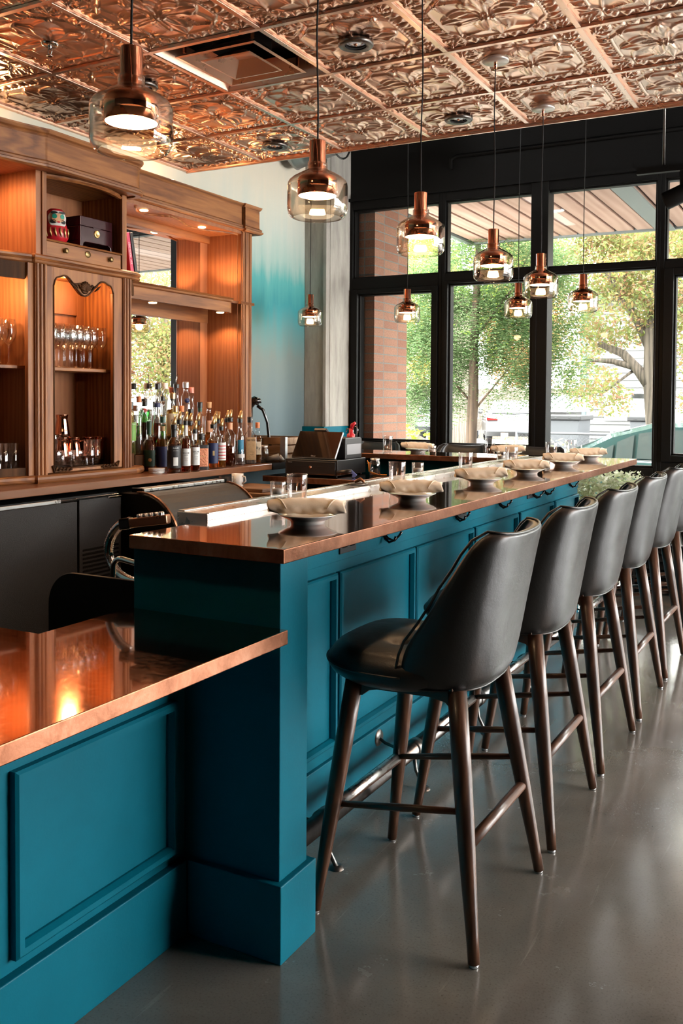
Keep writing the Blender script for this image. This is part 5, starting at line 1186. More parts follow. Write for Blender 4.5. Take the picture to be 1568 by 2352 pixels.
# coasters
for k in range(4):
    o = MB().lathe([(.0,.0),(.048,.0),(.05,.002),(.05,.005),(.048,.007),(.0,.007)], 40).build('coaster', 'ceramic', loc=(-3.66, 4.325, CT+.0075*k)); tag(o, ('bottom white round coaster of the stack before the bottles','second white coaster up in the stack before the bottles','third white coaster up in the stack before the bottles','topmost white coaster of the stack before the bottles')[k], 'coaster', 'stack of white coasters')
# lever juicer, crate, jars
t = thing('citrus_juicer', 'black lever citrus juicer standing by the end of the oak cabinet', 'juicer', (-3.80, 5.56, CT), 0)
mb = MB(); mb.box(-.07, .07, -.09, .09, 0, .03); mb.build('base', 'black_gloss', t, bev=.01)
mb = MB(); mb.tube([(-.03,0,.03),(-.03,0,.40)], .014, 12); mb.tube([(-.03,0,.40),(.0,.0,.43),(.03,0,.42)], .02, 10); mb.build('column', 'iron', t)
mb = MB(); mb.tube([(.01,.02,.40),(.04,.05,.37),(.055,.085,.28),(.06,.10,.16),(.065,.12,.06)], [.012,.012,.011,.011,.015], 12); mb.build('lever', 'black_gloss', t)
mb = MB(); mb.lathe([(.02,.0),(.05,.05),(.052,.055),(.0,.05)], 20, (.0,0,.10)); mb.lathe([(.0,.0),(.045,.0),(.04,.03),(.0,.05)], 20, (0,0,.42), sx=1.2); mb.build('press_cup', 'black_gloss', t)
t = thing('wooden_crate', 'pale slatted wooden crate with metal corners behind the till screen', 'crate', (0,0,0))
mb = MB()
for z0, z1_ in ((.0,.05),(.062,.112),(.122,.172)):
    mb.box(-4.05, -3.56, 5.595, 5.607, CT+z0, CT+z1_); mb.box(-4.05, -3.56, 5.90, 5.912, CT+z0, CT+z1_); mb.box(-3.572, -3.56, 5.607, 5.90, CT+z0, CT+z1_); mb.box(-4.05, -4.038, 5.607, 5.90, CT+z0, CT+z1_)
mb.box(-4.05, -3.56, 5.6, 5.91, CT-.0, CT+.008); mb.build('slat', 'crate_wood', t, bev=.002)
for y in (5.593, 5.903):
    mb = MB(); mb.prism([(-3.60,y),(-3.557,y),(-3.557,y+.03),(-3.5585,y+.03),(-3.5585,y+.0015),(-3.60,y+.0015)], CT, CT+.178); mb.build('corner_bracket', 'galvanised', t)
MB().box(WL+.001, -3.54, 5.41, 6.74, .955, CT).build('side_counter', 'black_paint'); tag(bpy.data.objects['side_counter'], 'dark counter beyond the wooden back counter, under the crate', 'counter')
def jar(lab, x, y, z):
    t = thing('glass_jar', lab, 'jar', (x, y, z), 0, 'mason jars'); mb = MB(); mb.lathe([(.0,.0),(.034,.0),(.038,.006),(.038,.085),(.033,.098),(.029,.102),(.029,.118),(.027,.118),(.027,.10),(.035,.085),(.035,.01),(.0,.008)], 26); mb.build('body', 'clear_glass', t); MB().lathe([(.031,.108),(.0315,.121),(.0,.122)], 24).build('lid', 'steel', t)
jar('small lidded glass jar between the last bottle and the crate', -3.66, 5.47, CT); 
t = thing('barcode_scanner', 'grey hand scanner lying by the last bottle', 'scanner', (-3.60, 5.49, CT), radians(30)); mb = MB(); mb.tube([(-.05,0,.018),(.0,0,.03),(.05,0,.04)], [.016,.02,.026], 12); mb.tube([(.045,0,.04),(.075,.0,.01)], [.022,.018], 12); mb.build('body', 'grey_plastic', t)

# ------------------------------------------------------------------ till corner
PZ = .930
t = thing('till_shelf', 'copper-edged shelf carrying the till', 'shelf', (0,0,0)); 
o = MB().box(-3.50, -2.76, 5.22, 5.85, PZ-.038, PZ).build('slab', ['copper_top', 'copper_edge'], t, bev=.002)
for p in o.data.polygons: p.material_index = 0 if p.normal.z > .5 else 1
MB().box(-3.5, -2.9, 5.45, 5.85, .1, PZ-.038).build('support', 'black_paint', t)
t = thing('cash_drawer', 'black cash drawer with a round brass lock under the till screen', 'cash drawer', (0,0,0))
D0, D1, dx0, dx1 = 5.37, 5.78, -3.415, -3.005
MB().box(dx0, dx1, D0, D1, PZ+.008, PZ+.112).build('body', 'black_plastic', t, bev=.004)
d = MB().box(dx0+.012, dx1-.012, D0-.007, D0, PZ+.016, PZ+.10).build('drawer_front', 'black_plastic', t, bev=.003)
mb = MB(); mb.lathe([(.0,.008),(.006,.008),(.0095,.006),(.011,.0)], 20); mb.xf(Matrix.Translation(((dx0+dx1)/2, D0-.007, PZ+.06)) @ Matrix.Rotation(pi/2, 4, 'X')); mb.build('lock', 'copper_polish', d)
mb = MB(); mb.box(dx0+.06, (dx0+dx1)/2-.03, D0-.009, D0-.007, PZ+.061, PZ+.064); mb.box((dx0+dx1)/2+.03, dx1-.06, D0-.009, D0-.007, PZ+.061, PZ+.064); mb.build('groove', 'black_matte', d)
text('lettering', 'Clover', .012, 'grey_plastic', d, Matrix.Translation((dx0+.045, D0-.0085, PZ+.09)) @ Matrix.Rotation(pi/2, 4, 'X'))
mb = MB(); [mb.box(x-.01, x+.01, y-.01, y+.01, PZ, PZ+.009) for x in (dx0+.03, dx1-.03) for y in (D0+.03, D1-.03)]; mb.build('foot', 'rubber', t)
t = thing('till_screen', 'tilted touch screen till reflecting the warm bar lights', 'till', (-3.208, 5.395, PZ+.119)); t.rotation_euler = (radians(-33), 0, 0)
mb = MB(); mb.box(-.172, .172, -.004, .014, .0, .212); mb.build('case', 'silver_plastic', t, bev=.006)
MB().box(-.169, .169, -.0065, -.004, .003, .209).build('screen', 'screen_glass', t, bev=.004)
text('lettering', 'Clover', .013, 'grey_plastic', t, Matrix.Translation((0, -.0070, .014)) @ Matrix.Rotation(pi/2, 4, 'X'))
MB().box(-.06, .04, -.012, .03, .213, .235).build('camera_bar', 'black_plastic', t, bev=.005)
mb = MB(); mb.box(-.10, .10, .014, .05, .02, .06); mb.build('stand', 'black_plastic', t, bev=.006)
t = thing('receipt_printer', 'black receipt printer to the right of the till screen', 'printer', (-3.085, 5.62, PZ+.113)); 
mb = MB(); mb.prism([(-.13,0),(.11,0),(.11,.135),(.09,.145),(-.13,.145)], -.09, .075, 'x'); mb.build('body', 'black_plastic', t, bev=.006); mb = MB(); mb.box(.0755, .077, -.11, .09, .03, .10); mb.build('panel', 'grey_plastic', t); MB().box(-.07, .06, -.131, -.128, .10, .115).build('paper_slot', 'black_matte', t)
t = thing('red_bottle_opener', 'red enamel gadget with a chrome loop standing on the receipt printer', 'opener', (-3.06, 5.66, PZ+.113+.145)); mb = MB(); mb.lathe([(.03,0),(.028,.02),(.014,.03),(.013,.06),(.0,.065)], 18); mb.tube([(0,0,.05),(.01,0,.085),(.035,0,.10)], [.012,.014,.01], 10); mb.build('body', 'red_enamel', t); mb = MB(); mb.tube([(.03+.018*cos(a), .012, .045+.03*sin(a)) for a in np.linspace(0, 2*pi, 20)[:-1]], .0028, 6, closed=True); mb.tube([(-.025+.014*cos(a), 0, .03+.03*sin(a)) for a in np.linspace(0, pi, 10)], .0035, 6); mb.build('loop', 'chrome', t)
jar('tall lidded glass jar beside the till under orange cables', -2.84, 5.60, PZ)
t = thing('orange_cable', 'thin orange cables looping behind the jar', 'cable', (0,0,0)); 
for k in range(3): MB().tube([(-2.93,5.66,PZ+.10-.01*k),(-2.90+.01*k,5.62,PZ+.085),(-2.885,5.60,PZ+.03),(-2.86+.02*k,5.62,PZ+.008),(-2.78,5.66,PZ+.006)], .003, 6).build('wire', 'cable_orange', t)
t = thing('price_gun', 'small label gun with a blue handle beside the cash drawer', 'label gun', (-2.945, 5.36, PZ), radians(20)); mb = MB(); mb.tube([(-.05,0,.03),(.02,0,.04),(.05,0,.045)], [.016,.018,.012], 10); mb.build('body', 'black_plastic', t); mb = MB(); mb.prism([(.0,.05),(.05,.052),(.085,.02),(.07,.002),(.05,.002),(.055,.025)], -.009, .009, 'y'); mb.build('handle', 'blue_plastic', t, bev=.003)

# ------------------------------------------------------------------ below the back counter
FX = -3.50
t = thing('back_bar_fridge', 'black textured back bar fridge with two door panels and an air grille', 'fridge', (0,0,0))
MB().box(WL+.01, FX-.03, 1.8, 3.845, .0, .935).build('cabinet', 'black_paint', t)
MB().box(FX-.03, FX, 2.35, 3.518, .10, .912).build('door', 'black_vinyl', t, bev=.003)
d = MB().box(FX-.03, FX, 3.532, 3.842, .10, .918).build('side_panel', 'black_vinyl', t, bev=.003)
mb = MB()
for k in range(14): mb.prism([(FX,.36+.022*k),(FX+.004,.363+.022*k),(FX+.001,.372+.022*k)], 3.555, 3.82, 'y')
mb.build('grille', 'black_paint', d)
mb = MB(); mb.box(FX-.004, FX+.006, 2.35, 3.40, .914, .932); mb.build('door_handle', 'steel', t, bev=.002)
mb = MB(); mb.box(FX-.02, FX+.004, 3.40, 3.535, .917, .927); mb.box(FX-.02, FX+.004, 3.51, 3.82, .920, .930); mb.box(FX, FX+.008, 3.74, 3.842, .908, .918); mb.build('hinge', 'chrome', t, bev=.002)
t = thing('bottle_cooler', 'black bottle cooler with a curved sliding lid and steel handle bar', 'cooler', (0,0,0))
pr = [(-3.95,.08),(-3.95,.925),(-3.40,.925)]+[(-3.40+.27*sin(a), .925-.27*(1-cos(a))*1.1) for a in np.linspace(.1, 1.35, 10)]+[(-3.10,.55),(-3.10,.08)]
mb = MB(); mb.prism(pr, 3.875, 4.66, 'y'); mb.build('body', 'black_paint', t, bev=.004)
lid = [(-3.42,.932)]+[(-3.40+.278*sin(a), .932-.278*(1-cos(a))*1.1) for a in np.linspace(.05, 1.3, 10)]; lid += [(x-.010, z-.012) for x, z in lid[::-1]]
mb = MB(); mb.prism(lid, 3.90, 4.635, 'y'); mb.build('curved_lid', 'black_vinyl', t)
for y in (3.872, 4.645):
    mb = MB(); mb.prism([(x+.006, z+.008) for x, z in lid[:11]]+[(x, z) for x, z in lid[:11][::-1]], y, y+.014, 'y'); mb.build('edge_trim', 'copper_dark', t)
mb = MB(); mb.box(-3.46, -3.39, 3.90, 4.64, .934, .952); mb.build('handle_bar', 'steel', t, bev=.003); mb = MB(); mb.box(-3.465, -3.385, 3.885, 3.90, .930, .955); mb.box(-3.465, -3.385, 4.64, 4.655, .930, .955); mb.build('end_cap', 'black_gloss', t, bev=.003)
t = thing('work_table', 'stainless steel work table with wooden boards under the back counter', 'table', (0,0,0))
MB().box(-3.62, -2.95, 4.72, 5.18, .80, .835).build('top', 'steel', t, bev=.004); mb = MB(); [mb.box(x-.02, x+.02, y-.02, y+.02, 0, .80) for x in (-3.58, -2.99) for y in (4.76, 5.14)]; mb.build('leg', 'steel', t)
o = MB().box(-3.52, -3.12, 4.76, 5.06, .836, .862).build('cutting_board', 'board_wood', bev=.004); tag(o, 'lower wooden cutting board on the steel work table', 'cutting board', 'cutting boards')
o = MB().box(-3.54, -3.22, 4.80, 5.12, .8625, .885).build('cutting_board', 'board_wood', bev=.004); tag(o, 'upper dark wooden cutting board on the steel work table', 'cutting board', 'cutting boards')
t = thing('white_mug', 'white mug under the end of the back counter', 'mug', (-3.45, 4.86, .885)); mb = MB(); mb.lathe([(.0,.0),(.032,.0),(.036,.006),(.038,.085),(.035,.085),(.033,.01),(.0,.008)], 28); mb.build('body', 'ceramic', t); MB().tube([(.036,0,.07),(.058,0,.066),(.062,0,.04),(.036,0,.02)], .005, 8).build('handle', 'ceramic', t)
t = thing('measuring_jug', 'clear glass jug beside the white mug under the counter', 'jug', (-3.45, 4.74, .885)); mb = MB(); mb.lathe([(.0,.0),(.04,.0),(.044,.006),(.047,.075),(.045,.075),(.041,.01),(.0,.008)], 28); mb.build('body', 'clear_glass', t); MB().tube([(.044,0,.06),(.066,0,.058),(.068,0,.03),(.043,0,.02)], .005, 8).build('handle', 'clear_glass', t)
t = thing('ash_strainer', 'metal strainer lying on the steel rail behind the bar', 'strainer', (-1.815, 3.42, 1.092)); mb = MB(); mb.lathe([(.0,.004),(.035,.004),(.042,.002),(.042,.0)], 26); mb.build('disc', 'iron', t); mb = MB(); mb.tube([(-.01,-.01,.008),(.01,.008,.02),(.03,.0,.010)], [.006,.009,.005], 8); mb.build('knob', 'copper_dark', t)
# ------------------------------------------------------------------ street outside
GZ = -.15
struct(MB().box(-60, 60, WY+.2, 90, GZ-.1, GZ).build('ground', 'asphalt'))
struct(MB().box(-40, 40, WY+.2, 11.9, GZ, GZ+.06).build('sidewalk', 'pavement'))
o = MB().box(-3.98, -3.72, WY+.1, 7.98, GZ, 3.6).build('wall_brick_pier', 'brick'); struct(o)
# timber canopy over the pavement
t = thing('timber_canopy', 'flat timber-slatted canopy over the pavement with steel beams', 'canopy', (0,0,0))
CZ2 = 3.30
y0, y1 = WY+.15, 10.24; x = -3.9; pitch = .205
mb = MB(); 
while x < 6: mb.box(x, x+.172, y0, y1, CZ2, CZ2+.03); x += pitch
mb.build('slats', 'cedar', t, bev=.003)
MB().box(-3.95, 6.2, y0, 10.28, CZ2+.045, CZ2+.07).build('roof_deck', 'walnut', t)
mb = MB(); mb.box(-3.99, 6.2, 10.24, 10.30, CZ2-.02, CZ2+.22); mb.box(-3.99, -3.93, y0, 10.26, CZ2-.02, CZ2+.22); mb.build('fascia', 'steel_beam', t)
for x in (-1.75, 1.4, 4.5):
    mb = MB(); mb.box(x-.09, x+.09, y0, 10.26, CZ2-.035, CZ2-.02); mb.box(x-.012, x+.012, y0, 10.26, CZ2-.02, CZ2+.2); mb.build('beam', 'steel_beam', t)
for x, y in ((-2.55, 8.9), (.3, 8.9)): MB().lathe([(.0,-.004),(.06,-.005),(.07,.0),(.07,.01)], 24, (x, y, CZ2)).build('soffit_light', 'downlight_lens', t)
# trees
def tree(name, lab, trunk, rad, limbs, blobs, n, size, mat, bark, flat=.5, spray=False):
    t = thing(name, lab, 'tree', (0,0,0), 0); mb = MB(); mb.tube(trunk, rad, 14); mb.build('trunk', bark, t)
    mb = MB()
    for pts, r0, r1 in limbs: mb.tube(pts, [r0+(r1-r0)*k/(len(pts)-1) for k in range(len(pts))], 8)
    if limbs: mb.build('branches', bark, t)
    w_ = np.array([b[3]*b[4]*b[5] for b in blobs]); w_ = w_/w_.sum(); C = []
    for b, q in zip(blobs, w_):
        k = int(n*q); d = RNG.normal(size=(k,3)); d /= np.linalg.norm(d, axis=1, keepdims=True); rr_ = RNG.uniform(.25,1,(k,1))**.5; C.append(np.array(b[:3])+d*rr_*np.array(b[3:6]))
    C = RNG.permutation(np.concatenate(C))
    if spray:   # compound leaves: leaflets in pairs along a drooping stalk
        out = []; 
        k = len(C)//11; base = C[:k]; d = RNG.normal(size=(k,3)); d[:,2] = -abs(d[:,2])*.5; d /= np.linalg.norm(d, axis=1, keepdims=True); s_ = np.cross(d, [0,0,1]); s_ /= np.linalg.norm(s_, axis=1, keepdims=True)+1e-6
        Vv = []
        for j in range(11):
            q = (j//2)*.052; sg = 1 if j % 2 else -1; p = base+d*q+np.array([0,0,-.25])*q*q*3; e = s_*sg*.8+d*.45+RNG.normal(size=(k,3))*.12; L = size*RNG.uniform(.8,1.2,(k,1)); wv = np.cross(e, np.cross(e, s_)+np.array([0,0,1])*.01); wv /= np.linalg.norm(wv, axis=1, keepdims=True)+1e-6
            Vv.append(np.stack([p, p+e*L*.5+d*L*.2, p+e*L, p+e*L*.5-d*L*.2], 1))
        v = np.stack(Vv, 1).reshape(-1, 3); f = np.arange(len(v)).reshape(-1, 4)
    else: v, f = leafcards(C, size, flat)
    rawmesh('foliage', v, f, mat, parent=t); return t
tree('locust_tree', 'green feathery street tree with a slim trunk just outside the middle window',
     [(-3.98,10.35,GZ),(-3.985,10.36,.6),(-3.965,10.35,1.1),(-3.95,10.36,1.55),(-3.95,10.36,2.1),(-3.93,10.4,3.0),(-3.9,10.4,4.0)], [.075,.07,.066,.062,.05,.04,.02],
     [([(-3.96,10.35,1.42),(-4.25,10.3,1.75),(-4.6,10.2,2.1)],.016,.006), ([(-3.95,10.35,1.32),(-3.6,10.4,1.75),(-3.25,10.45,2.2)],.015,.006), ([(-3.94,10.38,2.2),(-3.55,10.5,2.75),(-3.3,10.6,3.3)],.018,.006), ([(-3.94,10.38,2.4),(-4.4,10.4,2.9)],.03,.012)],
     [(-4.65,10.3,1.9,.75,.7,.5),(-4.1,10.6,2.35,.8,.7,.55),(-3.45,10.6,2.15,.55,.6,.5),(-3.1,10.6,1.8,.38,.4,.32),(-4.8,10.4,1.45,.45,.5,.30),(-3.9,10.7,3.1,1.1,.8,.6),(-4.9,10.6,2.6,.7,.6,.6),(-4.3,10.4,1.5,.3,.4,.25),(-3.5,10.5,1.6,.32,.35,.22),(-3.2,10.7,2.6,.6,.6,.5),(-2.85,10.5,1.95,.25,.35,.25)], 150000, .043, 'leaf_green', 'bark', spray=True)
tree('maple_tree', 'autumn maple with a thick forked grey trunk beside the right-hand mullion',
     [(-2.12,12.2,GZ),(-2.16,12.2,.9),(-2.22,12.25,1.35),(-2.26,12.3,1.7),(-2.27,12.3,2.3),(-2.2,12.4,3.2)], [.13,.115,.105,.10,.085,.05],
     [([(-2.24,12.28,1.62),(-2.42,12.3,1.86),(-2.62,12.3,2.08),(-2.95,12.35,2.22)],.085,.04), ([(-2.26,12.3,2.1),(-2.45,12.35,2.5),(-2.68,12.4,2.85),(-2.95,12.45,3.3)],.07,.035), ([(-2.45,12.3,1.9),(-2.75,12.25,1.98),(-3.05,12.2,2.0)],.05,.02), ([(-2.68,12.4,2.85),(-2.6,12.4,3.3)],.03,.02), ([(-2.5,12.3,1.85),(-2.8,12.2,1.6),(-3.2,12.1,1.5)],.02,.006), ([(-2.27,12.3,2.5),(-2.0,12.2,3.0)],.04,.02)],
     [(-2.9,12.2,1.55,.45,.5,.18),(-3.15,12.4,1.75,.5,.5,.25),(-2.75,12.4,1.38,.28,.4,.14),(-2.7,12.5,2.6,.7,.7,.45),(-3.0,12.6,3.3,1.0,.9,.5),(-2.1,12.4,3.0,.6,.7,.7),(-3.3,12.6,2.3,.5,.6,.35),(-1.6,12.2,2.3,.45,.6,.75),(-1.3,12.3,3.1,.8,.7,.6),(-2.3,12.5,3.9,1.2,.9,.5),(-1.75,12.0,1.45,.18,.35,.18),(-3.4,12.5,3.7,.8,.8,.5)], 34000, .034, 'leaf_maple', 'bark_grey', flat=.8)
tree('maple_tree', 'second autumn tree farther along the kerb, seen in the oak cabinet mirror', [(2.9,12.6,GZ),(2.92,12.6,1.2),(2.9,12.7,2.2),(3.0,12.8,3.6)], [.14,.12,.1,.06],
     [([(2.9,12.7,1.9),(2.3,12.5,2.4),(1.7,12.4,2.9)],.05,.02), ([(2.9,12.7,2.1),(3.5,12.6,2.7),(4.0,12.5,3.2)],.05,.02)], [(2.0,12.3,2.1,1.2,.9,.7),(3.6,12.5,2.2,1.4,.9,.8),(2.8,12.7,3.1,2.2,1.0,.9),(1.3,12.5,2.9,.9,.8,.8)], 30000, .04, 'leaf_maple', 'bark_grey', flat=.8)
BT = [(-24.4,43,6.0,2.2,2.0,4.6,'leaf_lime','pale green'),(-19.2,43,6.0,2.2,2.0,4.6,'leaf_yellow','golden'),(-14.0,43,6.0,2.2,2.0,4.4,'leaf_rust','rusty orange'),(-30.0,43,6.0,2.4,2.0,4.4,'leaf_rust','copper-leaved'),(-8.0,43,6.6,2.6,2.0,4.4,'leaf_yellow','yellow-leaved'),(-.6,43,6.6,2.6,2.0,4.0,'leaf_maple','mottled autumn')]
for k, (x, y, z, rx, ry, rz, m, c) in enumerate(BT):
    tree('distant_tree', '%s distant tree beyond the car park, %s' % (c, ('behind the board fence','above the white car roof','left of the white house','against the brick pier edge','above the white house roof','at the edge of the last window')[k]), [(x,y,GZ),(x,y,z)], [.25,.15], [([(x,y,2.5),(x-1.2,y,4.5)],.12,.05),([(x,y,2.8),(x+1.1,y,5)],.12,.05)], [(x,y,z,rx,ry,rz)], 42000, .075, m, 'bark', flat=.8)
t = thing('ivy_trunk', 'thick pale tree trunk behind the slim street tree', 'tree', (0,0,0)); MB().tube([(-6.75,16.8,GZ),(-6.72,16.8,.8),(-6.70,16.8,1.6),(-6.65,16.8,3.5)], [.36,.30,.26,.2], 16).build('trunk', 'bark_grey', t)
c = np.array((-6.5,16.9,3.9))+RNG.normal(size=(1500,3))*np.array((.7,.6,.7)); v, f = leafcards(c, .09); rawmesh('foliage', v, f, 'leaf_lime', parent=t)
def shrub(lab, x, y, z, rx, ry, rz, n, s, m):
    t = thing('shrub', lab, 'shrub', (0,0,0)); d = RNG.normal(size=(n,3)); d /= np.linalg.norm(d, axis=1, keepdims=True); c = np.array((x,y,z))+d*RNG.uniform(.2,1,(n,1))**.5*np.array((rx,ry,rz)); c = c[c[:,2] > GZ]; v, f = leafcards(c, s); rawmesh('foliage', v, f, m, parent=t); mb = MB(); [mb.tube([(x+dx*rx,y,GZ),(x+dx*1.3*rx,y,z)], .012, 6) for dx in (-.5,-.2,.1,.4)]; mb.build('stems', 'bark', t)
shrub('bright lime shrub beside the brick pier', -4.35, 9.2, .70, .62, .4, .5, 900, .045, 'leaf_lime')
shrub('lime vine leaves climbing the edge of the brick pier', -4.02, 8.25, 1.3, .10, .15, .45, 90, .04, 'leaf_lime')
shrub('low ivy bed between the slim tree and the white car', -5.5, 16.0, .28, 1.5, .7, .32, 2600, .05, 'leaf_ivy')
shrub('pale white-flowering shrub outside the glass in front of the green car', -2.45, 7.95, .85, .55, .22, .30, 1500, .022, 'leaf_pale')
# vehicles
def car(lab, cat, loc, rz, paint, L=4.6, W=1.8, Hh=1.43, kind='sedan', glass='car_glass', parts=True):
    t = thing('car', lab, cat, loc, rz); W2 = W/2     # front is +x
    if kind == 'sedan': low = [(-.50,.30),(-.49,.52),(-.475,.66),(-.30,.70),(.20,.68),(.34,.65),(.44,.58),(.495,.46),(.50,.28),(.40,.19),(-.42,.19)]; roof = [(-.44,.675),(-.30,.90),(-.20,.985),(-.05,1.0),(.08,.965),(.17,.87),(.285,.665)]
    else: low = [(-.50,.32),(-.495,.60),(-.47,.70),(-.2,.70),(.22,.68),(.40,.62),(.49,.52),(.50,.28),(.40,.2),(-.42,.2)]; roof = [(-.485,.69),(-.44,.92),(-.36,.985),(-.1,1.0),(.06,.975),(.17,.86),(.285,.665)]
    def loft(pl, secs):
        vs = []; n = len(pl)
        for y, k, zz in secs: vs += [(p[0]*L*k, y, (p[1]+(zz if p[1] > .5 else 0))*Hh) for p in pl]
        fs = []
        for i in range(len(secs)-1):
            for q in range(n): q2 = (q+1) % n; fs.append((i*n+q, i*n+q2, (i+1)*n+q2, (i+1)*n+q))
        fs.append(tuple(range(n-1,-1,-1))); fs.append(tuple((len(secs)-1)*n+q for q in range(n))); return vs, fs
    vs, fs = loft(low, [(-W2,.975,-.03),(-W2*.96,.99,0),(-W2*.6,1,.01),(0,1.005,.015),(W2*.6,1,.01),(W2*.96,.99,0),(W2,.975,-.03)]); mb = MB(); mb.smooth = False; mb.add(vs, fs); mb.build('body', paint, t, bev=.03, seg=3)
    vs, fs = loft(roof, [(-W2*.78,.97,-.03),(-W2*.70,1,0),(0,1,.015),(W2*.70,1,0),(W2*.78,.97,-.03)])
    vs = [(x, y*(1.17-.32*max(0, (z/Hh-.66)/.34)), z) for x, y, z in vs]; mb = MB(); mb.add(vs, fs); mb.build('roof', paint, t, bev=.025, seg=3)
    yg = lambda z: W2*.78*(1.17-.32*max(0, (z-.66)/.34))+.012
    ws = [[(-.345,.712),(-.285,.815),(-.285,.712)], [(-.277,.71),(-.277,.835),(-.238,.895),(-.238,.71)], [(-.228,.71),(-.228,.905),(-.17,.935),(-.03,.945),(-.03,.71)], [(-.01,.71),(-.01,.945),(.07,.93),(.14,.85),(.225,.71)]] if kind == 'sedan' else [[(-.30,.71),(-.30,.93),(-.03,.945),(-.03,.71)], [(-.01,.71),(-.01,.945),(.07,.935),(.14,.85),(.225,.71)]]
    for s in (-1, 1):
        for wdw in ws:
            mb = MB(); mb.add([(x*L, s*yg(z), z*Hh) for x, z in wdw], [tuple(range(len(wdw)))]); o = mb.build('side_window', glass, t); sd = o.modifiers.new('th', 'SOLIDIFY'); sd.thickness = .012; sd.offset = 0
    for (xa, za), (xb, zb) in (((.275,.69),(.125,.925)), ((roof[0][0]+.01,.70),(roof[1][0]+(.05 if kind == 'sedan' else .01),.92))):
        dx = .012 if xa > 0 else -.012; mb = MB(); mb.add([(xa*L+dx,-W2*.80,za*Hh+.015),(xa*L+dx,W2*.80,za*Hh+.015),(xb*L+dx,W2*.66,zb*Hh+.02),(xb*L+dx,-W2*.66,zb*Hh+.02)], [(0,1,2,3)]); o = mb.build('windscreen', glass, t); sd = o.modifiers.new('th', 'SOLIDIFY'); sd.thickness = .014; sd.offset = 0
    for x in (-.30, .31):
        for s in (-1, 1):
            mb = MB(); mb.lathe([(.0,.0),(.20,.0),(.225,.02),(.315,.03),(.325,.08),(.325,.17),(.30,.20),(.0,.2)], 26); mb.xf(Matrix.Translation((x*L, s*(W2-.03), .32)) @ Matrix.Rotation(s*pi/2, 4, 'X')); o = mb.build('wheel', 'rubber', t)
            mb = MB(); mb.lathe([(.0,-.003),(.18,-.004),(.20,.004)], 20); mb.xf(Matrix.Translation((x*L, s*(W2-.03), .32)) @ Matrix.Rotation(s*pi/2, 4, 'X')); mb.build('hub_cap', 'silver_plastic', o)
    for s in (-1, 1):
        mb = MB(); mb.prism([(s*.40*W,.60*Hh),(s*.49*W,.62*Hh),(s*.49*W,.55*Hh),(s*.30*W,.555*Hh),(s*.30*W,.585*Hh)], -.50*L-.01, -.47*L, 'x'); mb.build('tail_light', 'tail_red', t, bev=.006)
        mb = MB(); [mb.lathe([(.0,-.03),(.085,-.028),(.105,.0),(.085,.028),(.0,.03)], 20, (x_*L, s*(W2+.006), .62*Hh), sy=.3) for x_ in (-.272, .005)]; mb.build('door_handle', 'iron', t)
        mb = MB(); mb.lathe([(.0,-.08),(.07,-.06),(.08,0),(.06,.06),(.0,.07)], 14, (.20*L, s*(W2+.09), .72*Hh), sx=.6); mb.build('wing_mirror', paint, t)
        mb = MB(); mb.box(-.30*L, .24*L, s*(W2-.0), s*(W2+.012), .49*Hh, .505*Hh); mb.build('side_trim', 'silver_plastic', t)
        mb = MB(); mb.box(-.30*L, .23*L, s*yg(.69)-.006, s*yg(.69)+.006, .69*Hh, .703*Hh); mb.build('window_trim', 'silver_plastic', t)
    MB().box(-.505*L, -.49*L, -.16, .16, .44*Hh, .54*Hh).build('number_plate', 'paper_white', t); mb = MB(); mb.tube([(-.506*L, .05*cos(a), .60*Hh+.033*sin(a)) for a in np.linspace(0, 2*pi, 20)[:-1]], .005, 6, closed=True); mb.tube([(-.506*L, .018*cos(a), .60*Hh+.030*sin(a)) for a in np.linspace(0, 2*pi, 16)[:-1]], .004, 6, closed=True); mb.build('badge', 'iron', t)
    return t
car('green sedan parked along the kerb, seen through the third and fourth windows', 'car', (-1.0, 11.15, GZ-.02), 0, 'car_green', 4.6, 1.75, 1.40, glass='car_glass_pale')
car('white sedan with red tail lights, its rear towards the middle window', 'car', (-10.25, 30.5, GZ+.2), radians(112), 'car_white', 4.7, 1.85, 1.45)
car('grey and white hatchback parked behind the trees, red tail lights showing', 'car', (-12.9, 31.5, GZ+.2), radians(104), 'car_grey', 4.5, 1.85, 1.55, 'suv')
car('white car parked close behind the lime shrub, only bonnet and windscreen showing', 'car', (-6.35, 11.6, GZ-.05), radians(0), 'car_white', 4.5, 1.75, 1.36)
# fences, bins, house
t = thing('board_fence', 'pale wooden board fence at the back of the car park', 'fence', (0,0,0)); mb = MB(); x = -26.0
while x < -9: mb.box(x, x+.19, 37.5, 37.53, GZ, 2.0+.02*sin(x*9)); x += .2
mb.build('boards', 'fence_wood', t); mb = MB(); mb.box(-26, -9, 37.54, 37.6, .4, .5); mb.box(-26, -9, 37.54, 37.6, 1.5, 1.6); mb.build('rail', 'fence_wood', t)
t = thing('chain_link_fence', 'galvanised chain-link fence in front of the bins', 'fence', (0,0,0)); cl = MB(); fx0, fx1, fy, fz1 = -5.0, -1.5, 15.2, .92; s = .062; n = int((fx1-fx0)/s)
vs_, k = [], 0
def wire(mb, a, b, r=.0022):
    a, b = Vector(a), Vector(b); d = (b-a).normalized(); p = d.orthogonal().normalized()*r; q = d.cross(p).normalized()*r; mb.add([a+p, a-p*.5+q, a-p*.5-q, b+p, b-p*.5+q, b-p*.5-q], [(0,1,4,3),(1,2,5,4),(2,0,3,5)])
hz = fz1-GZ
